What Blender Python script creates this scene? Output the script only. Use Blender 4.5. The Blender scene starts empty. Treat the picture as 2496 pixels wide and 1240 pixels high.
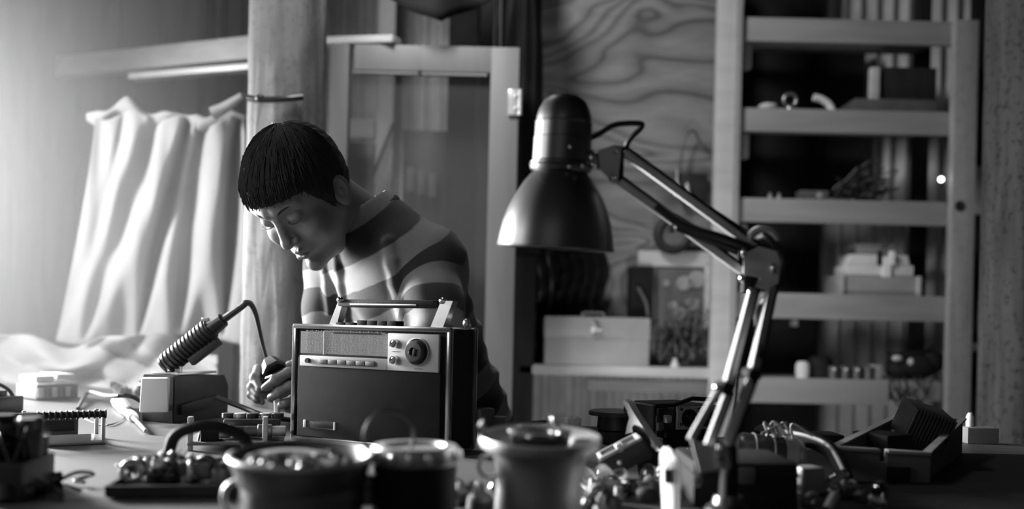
import bpy, bmesh, math, random
import numpy as np
from mathutils import Vector as V, Matrix as M

SC = bpy.context.scene
COL = SC.collection
random.seed(7)
# ------------------------------------------------------------------ camera
FPX, CX, CY, ROLL, ZC = 2200.0, 1248.0, 790.0, math.radians(1.3), 0.97
TZ = 0.75                                   # table top
cam_d = bpy.data.cameras.new('camera')
cam = bpy.data.objects.new('camera', cam_d); COL.objects.link(cam); SC.camera = cam
cam_d.sensor_width = 36.0; cam_d.sensor_fit = 'HORIZONTAL'
cam_d.lens = 36.0 * FPX / 2496.0
cam_d.shift_y = (CY - 620.0) / 2496.0
cr, sr = math.cos(ROLL), math.sin(ROLL)
cam.matrix_world = M(((cr, -sr, 0, 0), (0, 0, -1, 0), (sr, cr, 0, ZC), (0, 0, 0, 1)))
cam_d.clip_start = 0.05
cam_d.dof.use_dof = True; cam_d.dof.focus_distance = 1.66; cam_d.dof.aperture_fstop = 1.7
cam_d.dof.aperture_blades = 0
# ------------------------------------------------------------------ view, world, lights
SC.view_settings.view_transform = 'Standard'; SC.view_settings.look = 'None'
SC.view_settings.gamma = 1.0; SC.view_settings.use_curve_mapping = False
SC.view_settings.exposure = 0.0
SC.cycles.use_denoising = True
SC.cycles.max_bounces = 6; SC.cycles.volume_bounces = 1
wd = bpy.data.worlds.new('world'); SC.world = wd; wd.use_nodes = True
wd.node_tree.nodes['Background'].inputs[0].default_value = (.5, .5, .5, 1)
wd.node_tree.nodes['Background'].inputs[1].default_value = 0.035

def area(name, loc, target, sx, sy, power, spread=180):
    l = bpy.data.lights.new(name, 'AREA'); l.shape = 'RECTANGLE'; l.size = sx; l.size_y = sy
    l.energy = power; l.spread = math.radians(spread)
    o = bpy.data.objects.new(name, l); COL.objects.link(o); o.location = loc
    o.rotation_euler = (V(target) - V(loc)).to_track_quat('-Z', 'Y').to_euler()
    return o
area('window_light', (-2.5, 2.62, 1.42), (0.0, 1.26, 0.95), 0.55, 0.8, 85, 60)
area('curtain_fill_light', (-2.5, 2.48, 2.0), (-1.0, 3.0, 1.15), 0.3, 0.5, 13, 70)  # unseen fill added to brighten the curtain
area('back_fill_light', (-.5, 2.1, 2.65), (1.15, 3.6, 0.95), 0.4, 0.4, 19, 140)  # added fill for the back wall and shelves
area('front_fill_light', (-0.6, -1.6, 1.9), (0.3, 2.0, 1.0), 1.6, 1.2, 2.5)  # weak fill added from behind the camera
area('boy_fill_light', (-1.7, .85, 1.5), (-.2, 1.85, 1.0), .5, .6, 3.2, 85)  # added fill for the boy and the radio front
area('low_fill_light', (.42, 2.3, .58), (1.15, 4.05, 1.0), .35, .2, 3.6, 130)  # added fill hidden below bench height, brightens the back wall
# ------------------------------------------------------------------ pixel helpers
def P(px, py, d):
    u = (px - CX) / FPX; v = -(py - CY) / FPX
    return V((d * (u * cr - v * sr), d, ZC + d * (u * sr + v * cr)))
def T(px, py, z=TZ):
    u = (px - CX) / FPX; v = -(py - CY) / FPX
    k = u * sr + v * cr
    d = (z - ZC) / k
    return V((d * (u * cr - v * sr), d, z))
# ------------------------------------------------------------------ materials
def nt(name):
    m = bpy.data.materials.new(name); m.use_nodes = True
    t = m.node_tree; return m, t, t.nodes['Principled BSDF']
def lk(t, a, b): t.links.new(a, b)
def ramp(t, fac, stops):
    r = t.nodes.new('ShaderNodeValToRGB'); e = r.color_ramp.elements
    while len(e) < len(stops): e.new(.5)
    for x, (p, g) in zip(e, stops): x.position = p; x.color = (g, g, g, 1)
    lk(t, fac, r.inputs[0]); return r.outputs[0]
def coords(t, sc=(1, 1, 1)):
    c = t.nodes.new('ShaderNodeTexCoord'); mp = t.nodes.new('ShaderNodeMapping')
    mp.inputs['Scale'].default_value = sc; lk(t, c.outputs['Object'], mp.inputs[0]); return mp.outputs[0]
def noise(t, vec, s, det=4, dist=0.0):
    n = t.nodes.new('ShaderNodeTexNoise'); n.inputs['Scale'].default_value = s
    n.inputs['Detail'].default_value = det; n.inputs['Distortion'].default_value = dist
    lk(t, vec, n.inputs['Vector']); return n.outputs[0]
def bump(t, b, h, strength, dist=.01):
    n = t.nodes.new('ShaderNodeBump'); n.inputs['Strength'].default_value = strength
    n.inputs['Distance'].default_value = dist; lk(t, h, n.inputs['Height']); lk(t, n.outputs[0], b.inputs['Normal'])
def mat(name, g, rough=.5, metal=0.0, var=.2, sc=12, bmp=0.0, bsc=60, stretch=(1, 1, 1)):
    m, t, b = nt(name)
    b.inputs['Roughness'].default_value = rough; b.inputs['Metallic'].default_value = metal
    v = coords(t, stretch); n = noise(t, v, sc)
    lk(t, ramp(t, n, [(.3, g * (1 - var)), (.7, g * (1 + var))]), b.inputs['Base Color'])
    if bmp: bump(t, b, noise(t, v, bsc), bmp, .004)
    return m
def wood(name, g, var=.3, axis='z', sc=9, rough=.65, bmp=.25, spots=0.0):
    st = {'x': (.12, 1, 1), 'y': (1, .12, 1), 'z': (1, 1, .12)}[axis]
    m, t, b = nt(name); b.inputs['Roughness'].default_value = rough
    v = coords(t, st); n = noise(t, v, sc * 3, 5, .6)
    col = ramp(t, n, [(.3, g * (1 - var)), (.5, g), (.72, g * (1 + var))])
    if spots:
        s = noise(t, coords(t), 55, 5); r = ramp(t, s, [(.34, 1 - spots), (.46, 1)])
        mx = t.nodes.new('ShaderNodeMix'); mx.data_type = 'RGBA'; mx.blend_type = 'MULTIPLY'; mx.inputs[0].default_value = 1
        lk(t, col, mx.inputs[6]); lk(t, r, mx.inputs[7]); col = mx.outputs[2]
    lk(t, col, b.inputs['Base Color']); bump(t, b, n, bmp, .006)
    return m
def plywood():
    m, t, b = nt('plywood'); b.inputs['Roughness'].default_value = .6
    v = coords(t, (.5, 1, 1.5)); w = t.nodes.new('ShaderNodeTexNoise')
    w.inputs['Scale'].default_value = 1.9; w.inputs['Detail'].default_value = 1.6; w.inputs['Distortion'].default_value = .9
    lk(t, v, w.inputs['Vector'])
    k = t.nodes.new('ShaderNodeMath'); k.operation = 'MULTIPLY'; k.inputs[1].default_value = 13; lk(t, w.outputs[0], k.inputs[0])
    s = t.nodes.new('ShaderNodeMath'); s.operation = 'FRACT'; lk(t, k.outputs[0], s.inputs[0])
    c = ramp(t, s.outputs[0], [(0, .09), (.14, .21), (.55, .31), (.86, .23), (1, .09)])
    n = noise(t, coords(t, (.2, 1, 1)), 60)
    mx = t.nodes.new('ShaderNodeMix'); mx.data_type = 'RGBA'; mx.blend_type = 'MULTIPLY'; mx.inputs[0].default_value = .45
    lk(t, c, mx.inputs[6]); lk(t, n, mx.inputs[7]); lk(t, mx.outputs[2], b.inputs['Base Color'])
    return m
def glass(name, rough=.02, tint=.9):
    m, t, b = nt(name); b.inputs['Base Color'].default_value = (tint, tint, tint, 1)
    b.inputs['Roughness'].default_value = rough; b.inputs['Transmission Weight'].default_value = 1; b.inputs['IOR'].default_value = 1.45
    return m
def pane():
    m, t, b = nt('window_glass')
    tr = t.nodes.new('ShaderNodeBsdfTransparent'); tr.inputs[0].default_value = (.82, .82, .82, 1)
    gl = t.nodes.new('ShaderNodeBsdfGlossy'); gl.inputs['Roughness'].default_value = .12; gl.inputs[0].default_value = (1, 1, 1, 1)
    df = t.nodes.new('ShaderNodeBsdfDiffuse'); df.inputs[0].default_value = (.45, .45, .45, 1)   # dust film
    m1 = t.nodes.new('ShaderNodeMixShader'); m1.inputs[0].default_value = .05; lk(t, tr.outputs[0], m1.inputs[1]); lk(t, df.outputs[0], m1.inputs[2])
    m2 = t.nodes.new('ShaderNodeMixShader'); m2.inputs[0].default_value = .05; lk(t, m1.outputs[0], m2.inputs[1]); lk(t, gl.outputs[0], m2.inputs[2])
    o = [n for n in t.nodes if n.type == 'OUTPUT_MATERIAL'][0]; lk(t, m2.outputs[0], o.inputs['Surface'])
    return m
def knit():
    m, t, b = nt('striped_knit'); b.inputs['Roughness'].default_value = .95
    a = t.nodes.new('ShaderNodeAttribute'); a.attribute_name = 'stripe'
    c = coords(t); wob = noise(t, c, 14, 2)
    k = t.nodes.new('ShaderNodeMath'); k.operation = 'MULTIPLY_ADD'; k.inputs[1].default_value = .10; lk(t, wob, k.inputs[0]); lk(t, a.outputs['Fac'], k.inputs[2])
    f = t.nodes.new('ShaderNodeMath'); f.operation = 'FRACT'; lk(t, k.outputs[0], f.inputs[0])
    col = ramp(t, f.outputs[0], [(0, .026), (.50, .026), (.53, .175), (.97, .175), (1, .026)])
    n = noise(t, c, 650, 3)
    mx = t.nodes.new('ShaderNodeMix'); mx.data_type = 'RGBA'; mx.blend_type = 'MULTIPLY'; mx.inputs[0].default_value = .35
    lk(t, col, mx.inputs[6]); lk(t, ramp(t, n, [(.3, .45), (.7, 1)]), mx.inputs[7]); lk(t, mx.outputs[2], b.inputs['Base Color'])
    bump(t, b, n, .3, .003); b.inputs['Sheen Weight'].default_value = .3
    return m
def haze_mat():
    m = bpy.data.materials.new('dusty_haze'); m.use_nodes = True; t = m.node_tree; t.nodes.clear()
    o = t.nodes.new('ShaderNodeOutputMaterial'); s = t.nodes.new('ShaderNodeVolumeScatter')
    s.inputs['Color'].default_value = (1, 1, 1, 1); s.inputs['Anisotropy'].default_value = .1
    c = t.nodes.new('ShaderNodeTexCoord'); x = t.nodes.new('ShaderNodeSeparateXYZ'); lk(t, c.outputs['Object'], x.inputs[0])
    r = t.nodes.new('ShaderNodeMapRange'); r.inputs['From Min'].default_value = -1.75; r.inputs['From Max'].default_value = -.45
    r.inputs['To Min'].default_value = HAZE; r.inputs['To Max'].default_value = 0.0; r.interpolation_type = 'SMOOTHSTEP'
    lk(t, x.outputs[0], r.inputs[0]); lk(t, r.outputs[0], s.inputs['Density']); lk(t, s.outputs[0], o.inputs['Volume'])
    return m
HAZE = 0.15
MT = dict(
 post=wood('weathered_post_wood', .22, .35, 'z', 8, .8, .9, .25), oldpost=wood('dark_speckled_wood', .075, .35, 'z', 10, .85, .5, .6),
 frame=wood('painted_door_wood', .165, .10, 'z', 6, .55, .15), shelf=wood('pine_board', .26, .16, 'x', 6, .65, .2), shelfv=wood('pine_upright', .28, .18, 'z', 6, .65, .2, .15),
 pale=wood('pale_board', .45, .12, 'x', 6, .6, .15), darkwood=wood('dark_wood', .02, .3, 'z', 8, .8, .3), boxwood=wood('old_crate_wood', .10, .35, 'x', 8, .7, .4),
 table=mat('worn_table_top', .075, .55, 0, .22, 6, .12, 30), iron=mat('corrugated_iron', .62, .5, .0, .25, 5, .1, 20), cloth=mat('canvas_cloth', .33, .9, 0, .12, 5, .3, 200),
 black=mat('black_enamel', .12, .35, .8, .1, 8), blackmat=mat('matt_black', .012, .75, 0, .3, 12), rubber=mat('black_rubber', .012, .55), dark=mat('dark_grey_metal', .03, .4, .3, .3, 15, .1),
 steel=mat('brushed_steel', .5, .32, .9, .12, 20), chrome=mat('chrome', .75, .12, 1, .03), bright=mat('bright_steel', .75, .25, .6, .1), armm=mat('lamp_arm_grey', .5, .35, .12, .1, 15),
 white=mat('white_enamel', .75, .35, 0, .05), grey=mat('grey_paint', .28, .5, 0, .12, 10), tool=mat('grey_toolbox_paint', .30, .45, 0, .1, 9), midgrey=mat('mid_grey', .10, .5, 0, .2, 15),
 leather=mat('black_leatherette', .012, .7, 0, .2, 30, .15, 600), grille=mat('speaker_cloth', .018, .95, 0, .15, 30, .15, 900), radiotrim=mat('radio_trim', .30, .2, .9, .1), alu=mat('radio_panel_aluminium', .36, .42, .1, .06, 25), dial=mat('radio_dial_glass', .30, .25, 0, .12, 20),
 skin=mat('skin', .165, .5, 0, .06, 20, .08, 180), hair=mat('black_hair', .018, .75, 0, .2, 60, .15, 200), trousers=mat('dark_trousers', .04, .9), ply=plywood(), pane=pane(), glass=glass('clear_glass'), knit=knit(),
 paper=mat('pale_card', .55, .8, 0, .08), dirt=mat('packed_earth', .09, .9, 0, .3, 4, .4, 20), plank=wood('smoke_grey_planks', .16, .3, 'z', 5, .8, .4), tin=mat('worn_tin', .42, .48, .5, .25, 14, .15, 40), tindark=mat('dark_worn_tin', .11, .5, .6, .4, 14, .2, 40), copper=mat('copper_winding', .12, .4, .5, .3, 40, .5, 150), pcb=mat('circuit_board', .12, .5, 0, .3, 40), twig=mat('dry_twig', .10, .8))
for k, x in (('grille', .12), ('leather', .2), ('blackmat', .2), ('hair', .25), ('knit', .1), ('darkwood', .2)): MT[k].node_tree.nodes['Principled BSDF'].inputs['Specular IOR Level'].default_value = x
_e = bpy.data.materials.new('dot_glow'); _e.use_nodes = True; _b = _e.node_tree.nodes['Principled BSDF']
_b.inputs['Emission Color'].default_value = (1, 1, 1, 1); _b.inputs['Emission Strength'].default_value = 8; MT['glow'] = _e
# ------------------------------------------------------------------ object helpers
def things_props(o, label, cat, group=None, kind=None):
    if label: o['label'] = label
    if cat: o['category'] = cat
    if group: o['group'] = group
    if kind: o['kind'] = kind
    return o
def thing(name, label, cat, loc=(0, 0, 0), rz=0.0, group=None):
    o = bpy.data.objects.new(name, None); COL.objects.link(o); o.empty_display_size = .05
    o.location = loc; o.rotation_euler = (0, 0, rz)
    return things_props(o, label, cat, group)
def catmull(pts, n=6):
    pts = [V(p) for p in pts]
    if len(pts) < 3: return pts
    out = []
    for i in range(len(pts) - 1):
        p0 = pts[max(i - 1, 0)]; p1 = pts[i]; p2 = pts[i + 1]; p3 = pts[min(i + 2, len(pts) - 1)]
        for k in range(n):
            t = k / n
            out.append(.5 * ((2 * p1) + (p2 - p0) * t + (2 * p0 - 5 * p1 + 4 * p2 - p3) * t * t + (3 * p1 - p0 - 3 * p2 + p3) * t ** 3))
    out.append(pts[-1]); return out
def frame_z(d):
    d = V(d).normalized(); return d.to_track_quat('Z', 'Y').to_matrix().to_4x4()
class MB:
    def __init__(s): s.bm = bmesh.new()
    def add(s, vs, fs):
        b = [s.bm.verts.new(v) for v in vs]
        for f in fs:
            try: s.bm.faces.new([b[i] for i in f])
            except ValueError: pass
        return b
    def box(s, c, size, R=None, bev=0.0, taper=None):
        sx, sy, sz = [x / 2 for x in size]; vs = []
        for z in (-1, 1):
            k = taper if (taper and z > 0) else 1
            for y in (-1, 1):
                for x in (-1, 1): vs.append(V((x * sx * k, y * sy * k, z * sz)))
        t = bmesh.new(); b = [t.verts.new(v) for v in vs]
        for f in ((0, 2, 3, 1), (4, 5, 7, 6), (0, 1, 5, 4), (2, 6, 7, 3), (0, 4, 6, 2), (1, 3, 7, 5)): t.faces.new([b[i] for i in f])
        if bev: bmesh.ops.bevel(t, geom=t.edges[:], offset=min(bev, .45 * min(size)), segments=2, affect='EDGES', profile=.6)
        mt = M.Translation(V(c)) @ (R.to_4x4() if R else M.Identity(4))
        t.verts.index_update()
        s.add([mt @ v.co for v in t.verts], [[v.index for v in f.verts] for f in t.faces]); t.free(); return s
    def beam(s, a, b, w, h, up=(0, 0, 1), bev=0.0):          # square bar from a to b, w sideways, h along up
        a, b = V(a), V(b); z = (b - a).normalized(); x = V(up).cross(z).normalized(); y = z.cross(x)
        R = M((x, y, z)).transposed(); return s.box((a + b) / 2, (w, h, (b - a).length), R, bev)
    def lathe(s, prof, a=(0, 0, 0), d=(0, 0, 1), n=32, closed=False):
        F = M.Translation(V(a)) @ frame_z(d); vs = []; fs = []; rows = []
        for r, z in prof:
            if r <= 1e-6: rows.append([len(vs)]); vs.append(F @ V((0, 0, z)))
            else:
                rows.append(list(range(len(vs), len(vs) + n)))
                for i in range(n): q = 2 * math.pi * i / n; vs.append(F @ V((r * math.cos(q), r * math.sin(q), z)))
        pr = list(zip(rows, rows[1:])) + ([(rows[-1], rows[0])] if closed else [])
        for A, B in pr:
            for i in range(n):
                j = (i + 1) % n
                if len(A) == 1 and len(B) == 1: continue
                if len(A) == 1: fs.append((A[0], B[j], B[i]))
                elif len(B) == 1: fs.append((A[i], A[j], B[0]))
                else: fs.append((A[i], A[j], B[j], B[i]))
        s.add(vs, fs); return s
    def cyl(s, a, b, ra, rb=None, n=20, ch=0.0):
        rb = ra if rb is None else rb; a, b = V(a), V(b); L = (b - a).length
        c = ch or min(ra, rb, L) * .08
        return s.lathe([(0, 0), (max(ra - c, 1e-4), 0), (ra, c), (rb, L - c), (max(rb - c, 1e-4), L), (0, L)], a, b - a, n)
    def tube(s, pts, r, n=8, smooth=6, r1=None):
        pts = catmull(pts, smooth) if smooth else [V(p) for p in pts]
        N = len(pts); vs = []; fs = []; t0 = (pts[1] - pts[0]).normalized()
        x = t0.orthogonal().normalized()
        for i, p in enumerate(pts):
            t = (pts[min(i + 1, N - 1)] - pts[max(i - 1, 0)]).normalized()
            x = (x - t * x.dot(t)).normalized(); y = t.cross(x)
            rr = r if r1 is None else r + (r1 - r) * i / (N - 1)
            for k in range(n): q = 2 * math.pi * k / n; vs.append(p + rr * (math.cos(q) * x + math.sin(q) * y))
        for i in range(N - 1):
            for k in range(n): fs.append((i * n + k, i * n + (k + 1) % n, (i + 1) * n + (k + 1) % n, (i + 1) * n + k))
        fs.append(tuple(range(n))[::-1]); fs.append(tuple((N - 1) * n + k for k in range(n)))
        s.add(vs, fs); return s
    def torus(s, c, ax, R, r, n=36, m=12, arc=None):
        F = M.Translation(V(c)) @ frame_z(ax)
        if arc: return s.tube([F @ V((R * math.cos(q), R * math.sin(q), 0)) for q in [arc[0] + (arc[1] - arc[0]) * i / n for i in range(n + 1)]], r, m, 0)
        return s.lathe([(R + r * math.cos(2 * math.pi * i / m), r * math.sin(2 * math.pi * i / m)) for i in range(m)], c, ax, n, True)
    def ball(s, c, r, R=None, n=20):
        r = (r, r, r) if not hasattr(r, '__len__') else r
        mt = M.Translation(V(c)) @ (R.to_4x4() if R else M.Identity(4)) @ M.Diagonal((*r, 1)); k = n // 2
        t = MB(); t.lathe([(math.sin(math.pi * i / k), -math.cos(math.pi * i / k)) for i in range(k + 1)], n=n)
        t.bm.verts.index_update()
        s.add([mt @ v.co for v in t.bm.verts], [[v.index for v in f.verts] for f in t.bm.faces]); t.bm.free(); return s
    def prism(s, pts, off):                                   # planar polygon (3-D points) extruded by a vector
        pts = [V(p) for p in pts]; off = V(off); n = len(pts)
        s.add(pts + [p + off for p in pts], [tuple(range(n))[::-1], tuple(range(n, 2 * n))] + [(i, (i + 1) % n, n + (i + 1) % n, n + i) for i in range(n)]); return s
    def grid(s, fn, nu, nv):
        vs = [fn(i / nu, j / nv) for j in range(nv + 1) for i in range(nu + 1)]; w = nu + 1
        s.add(vs, [(j * w + i, j * w + i + 1, (j + 1) * w + i + 1, (j + 1) * w + i) for j in range(nv) for i in range(nu)]); return s
    def build(s, name, m, parent=None, org=None, ang=35, label=None):
        bmesh.ops.recalc_face_normals(s.bm, faces=s.bm.faces[:])
        me = bpy.data.meshes.new(name)
        if org is not None: bmesh.ops.translate(s.bm, verts=s.bm.verts[:], vec=-V(org))
        s.bm.to_mesh(me); s.bm.free()
        me.polygons.foreach_set('use_smooth', [True] * len(me.polygons)); me.set_sharp_from_angle(angle=math.radians(ang))
        me.materials.append(MT[m] if isinstance(m, str) else m)
        o = bpy.data.objects.new(name, me); COL.objects.link(o)
        if parent is not None: o.parent = parent
        elif org is not None: o.location = org
        if label: o['label'] = label
        return o
def solo(mb, name, m, label, cat, org, group=None, ang=35):
    return things_props(mb.build(name, m, None, org, ang), label, cat, group)
def struct(mb, name, m, org=(0, 0, 0)):
    o = mb.build(name, m, None, org); o['kind'] = 'structure'; return o
def copy_tree(o, parent=None):
    c = o.copy(); COL.objects.link(c)
    if parent: c.parent = parent
    for ch in list(o.children): copy_tree(ch, c)
    return c
def RZ(a): return M.Rotation(a, 3, 'Z')
def pxbox(x0, y0, x1, y1, d, dep):     # centre and size of a box whose front face fills that region at distance d
    a, b = P(x0, y1, d), P(x1, y0, d)
    return V(((a.x + b.x) / 2, d + dep / 2, (a.z + b.z) / 2)), (abs(b.x - a.x), dep, abs(b.z - a.z))
FWD = V((0, 1, 0))
# ------------------------------------------------------------------ the setting
WB = 4.05                                            # back wall
m = MB(); m.box((-.1, 2.6, -.03), (6.2, 6.4, .06)); struct(m, 'floor', 'dirt')
m = MB(); m.box((-.1, 2.9, 2.83), (6.2, 5.2, .06)); struct(m, 'ceiling', 'darkwood')
m = MB()
pit = .072
nx = int(4.3 / pit * 10)
for th in (0, 1):
    pass
m.grid(lambda u, v: V((-1.05 + 4.3 * u, WB + .021 * math.sin(2 * math.pi * 4.3 * u / pit) , v * 2.8)), nx, 1)
o = struct(m, 'wall_back', 'iron'); sm = o.modifiers.new('thickness', 'SOLIDIFY'); sm.thickness = .004; sm.offset = 1
m = MB()
for i in range(12): m.box((-3.2 + .18 * i + .09, 4.0 + .004 * (i % 3), 1.4), (.176, .03, 2.8), None, .006)
struct(m, 'wall_planks', 'plank')
m = MB(); m.box((3.05, 2.5, 1.4), (.06, 4.4, 2.8)); struct(m, 'wall_right', 'darkwood')
m = MB()                                             # left wall with the window opening the daylight comes through
m.box((-3.15, 1.0, 1.4), (.06, 1.0, 2.8)); m.box((-3.15, 3.45, 1.4), (.06, 1.3, 2.8)); m.box((-3.15, 2.15, .38), (.06, 1.3, .76)); m.box((-3.15, 2.15, 2.55), (.06, 1.3, .5))
struct(m, 'wall_left', 'plank')
# ------------------------------------------------------------------ work bench
poly = [(-2.5, .55), (1.95, .55), (1.95, 1.84), (-.27, 1.84), (-.74, 2.36), (-1.5, 2.93), (-2.5, 3.2)]
bo = V((0, 1.2, 0)); bench = thing('workbench', 'big dark workbench covered with radio parts and tools', 'workbench', bo)
m = MB(); m.prism([(x, y, TZ - .04) for x, y in poly], (0, 0, .04)); m.build('tabletop', 'table', bench, bo)
for x, y in ((-2.3, .7), (1.85, .7), (1.85, 1.72), (-.3, 1.72), (-2.3, 3.0)):
    m = MB(); m.box((x, y, .355), (.08, .08, .71), None, .005); m.build('leg', 'darkwood', bench, bo)
m = MB(); m.box((.98, 1.12, TZ + .0004), (1.5, 1.1, .0008)); solo(m, 'shade_sheet', 'blackmat', 'thin black sheet added to darken the right half of the bench', 'shade sheet', V((.98, 1.12, TZ)))  # black sheet added to imitate shade on this part of the bench
# ------------------------------------------------------------------ posts, beam, door
def upright(name, x0, x1, ytop, ybot, d, dep, material, label, cat, rough=0, z0=None, z1=None, group=None):
    a = P((x0 + x1) / 2, (ytop + ybot) / 2, d); w = (x1 - x0) * d / FPX
    zb = 0.0 if z0 is None else z0; zt = P(x0, ytop, d).z if z1 is None else z1
    org = V((a.x, d + dep / 2, zb))
    m = MB(); m.box(org + V((0, 0, (zt - zb) / 2)), (w, dep, zt - zb), None, .006 if not rough else 0)
    return solo(m, name, material, label, cat, org, group)
def rough_post(name, cx, d, w, dep, z1, material, label, cat, seed, amp, rz=0.0):
    rnd = random.Random(seed); ph = [rnd.uniform(0, 6.28) for _ in range(12)]
    m = MB(); n = 40; prof = []
    for i in range(n):
        q = 2 * math.pi * i / n; c, s = math.cos(q), math.sin(q); k = 1 / max(abs(c) ** 5 + abs(s) ** 5, 1e-6) ** .2
        prof.append((c * k, s * k))
    def fn(u, v):
        i = int(round(u * n)) % n; z = v * z1; c, s = prof[i]; q = 2 * math.pi * i / n
        r = 1 + amp * (math.sin(5 * q + ph[0] + 1.3 * z) * .5 + math.sin(9 * q + ph[1] + 2.1 * math.sin(3 * z)) * .5 + .5 * math.sin(7 * z + 3 * q + ph[2]) + .35 * math.sin(23 * z + 2 * q + ph[3]) + .3 * math.sin(41 * z - 4 * q + ph[4]))
        x, y = c * w / 2 * r, s * dep / 2 * r
        return V((x * math.cos(rz) - y * math.sin(rz), x * math.sin(rz) + y * math.cos(rz), z))
    m.grid(fn, n, 90); bmesh.ops.remove_doubles(m.bm, verts=m.bm.verts[:], dist=1e-5)
    o = m.build(name, material, None, None, 60); o.location = (cx, d, 0); return things_props(o, label, cat)
pc = P(692, 560, 2.58)
pil = rough_post('timber_post', pc.x, 2.58, .175, .20, 2.8, 'post', 'thick weathered timber post standing behind the boy', 'post', 3, .022, math.radians(-14))
m = MB(); kc = P(612, 242, 2.48)                    # knotty ring half way up
m.tube([P(604, 238, 2.47), P(640, 243, 2.455), P(700, 240, 2.455), P(738, 236, 2.47)], .009, 8)
m.ball(P(634, 240, 2.455), (.014, .012, .012)); m.build('wire_tie', 'dark', pil, pil.location)
# ceiling beam with a paler batten under it
a, b = P(150, 165, 3.75), P(690, 112, 3.16)
bo = a.copy(); bt = thing('cross_beam', 'pale horizontal beam left of the timber post above the curtain', 'beam', bo)
m = MB(); m.beam(a, b, .05, .082, (0, 0, 1), .004); m.build('beam', 'pale', bt, bo)
a3, b3 = P(750, 105, 3.12), P(968, 99, 2.98); m = MB(); m.beam(a3, b3, .06, .024, (0, 0, 1), .003); solo(m, 'batten', 'pale', 'short pale batten lying along the top of the door frame', 'batten', a3)
a2, b2 = P(325, 189, 3.5), P(640, 163, 3.2); m = MB(); m.beam(a2, b2, .05, .022, (0, 0, 1), .003); m.build('batten', 'white', bt, bo, label='thin white batten')
# door with glass pane
D = 3.0
bo = P(1030, 600, D); bo.z = 0; door = thing('door_1', 'pale wooden framed glass door behind the boy', 'door', bo); door['kind'] = 'structure'
xl, xr = P(797, 600, D).x, P(1256, 600, D).x; zt = P(1030, 115, D).z
pxm = D / FPX
m = MB(); m.box(((xl + .032), D, zt / 2), (.064, .045, zt), None, .004); m.build('stile', 'frame', door, bo)
m = MB(); m.box((xr - .047, D, zt / 2), (.094, .045, zt), None, .004); m.build('stile', 'frame', door, bo)
m = MB(); m.box(((xl + xr) / 2, D, zt - .043), (xr - xl - .16, .044, .086), None, .004); m.build('top_rail', 'frame', door, bo)
m = MB(); m.box(((xl + xr) / 2, D, .25), (xr - xl - .16, .044, .5), None, .004); m.build('bottom_rail', 'frame', door, bo)
m = MB(); m.box(((xl + xr) / 2 - .015, D + .012, (zt + .4) / 2), (xr - xl - .15, .004, zt - .55)); m.build('glass_pane', 'pane', door, bo)
m = MB()                                             # glazing bead round the pane
x0, x1 = xl + .064, xr - .094
m.beam((x1 - .006, D - .012, .5), (x1 - .006, D - .012, zt - .086), .012, .02); m.beam((x0 + .004, D - .008, .5), (x0 + .004, D - .008, zt - .086), .008, .02)
m.beam((x0 + .01, D - .008, zt - .091), (x1 - .012, D - .008, zt - .091), .02, .01); m.build('glazing_bead', 'frame', door, bo)
m = MB(); hc = P(1253, 250, D - .03); m.box(hc, (.038, .008, .085), None, .003); m.ball(hc + V((.006, -.006, .02)), .006); m.ball(hc + V((.006, -.006, -.02)), .006); m.cyl(hc + V((.02, -.004, -.042)), hc + V((.02, -.004, .042)), .006); m.build('hinge', 'bright', door, bo)
m = MB(); m.ball(P(1022, 174, D - .024), (.006, .004, .008)); m.build('nail', 'dark', door, bo)
# what stands behind the door
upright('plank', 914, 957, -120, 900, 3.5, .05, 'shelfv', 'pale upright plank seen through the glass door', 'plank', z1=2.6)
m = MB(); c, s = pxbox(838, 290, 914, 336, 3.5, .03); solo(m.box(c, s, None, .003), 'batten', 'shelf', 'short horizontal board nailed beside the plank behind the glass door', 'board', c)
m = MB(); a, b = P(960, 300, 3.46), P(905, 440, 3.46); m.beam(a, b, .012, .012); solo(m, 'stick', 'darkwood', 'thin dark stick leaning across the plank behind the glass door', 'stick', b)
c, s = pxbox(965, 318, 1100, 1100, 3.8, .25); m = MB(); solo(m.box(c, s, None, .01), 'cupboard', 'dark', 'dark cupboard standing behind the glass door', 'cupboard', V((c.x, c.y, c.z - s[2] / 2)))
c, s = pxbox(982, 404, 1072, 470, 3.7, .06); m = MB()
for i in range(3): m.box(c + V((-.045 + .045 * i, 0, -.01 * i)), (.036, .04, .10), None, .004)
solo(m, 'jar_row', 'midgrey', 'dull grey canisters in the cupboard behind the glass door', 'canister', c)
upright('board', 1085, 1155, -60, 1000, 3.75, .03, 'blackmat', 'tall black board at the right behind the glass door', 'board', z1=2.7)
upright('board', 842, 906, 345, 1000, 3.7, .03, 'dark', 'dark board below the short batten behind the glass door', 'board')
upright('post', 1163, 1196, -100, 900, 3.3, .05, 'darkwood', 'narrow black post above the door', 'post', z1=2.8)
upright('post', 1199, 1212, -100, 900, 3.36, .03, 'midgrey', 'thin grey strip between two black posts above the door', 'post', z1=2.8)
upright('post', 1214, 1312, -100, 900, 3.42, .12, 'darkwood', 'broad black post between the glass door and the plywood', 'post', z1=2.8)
co = P(1268, 600, 3.2); co = V((co.x, 3.24, 1.22)); m = MB()      # black blocker added to throw shade on the plywood
def blocker(u, v):
    q = 2 * math.pi * u; w = .058 * (.55 + .45 * sstep_(v * 3.0)) * (1 + .25 * v); z = 2.28 - 1.06 * v
    return V((co.x + w * math.cos(q) * (1 + .10 * math.sin(5 * q + 4 * v)) - .002, 3.24 + .075 * math.sin(q) * (1 + .12 * math.sin(7 * q)), z))
def sstep_(x): x = min(1, max(0, x)); return x * x * (3 - 2 * x)
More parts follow.
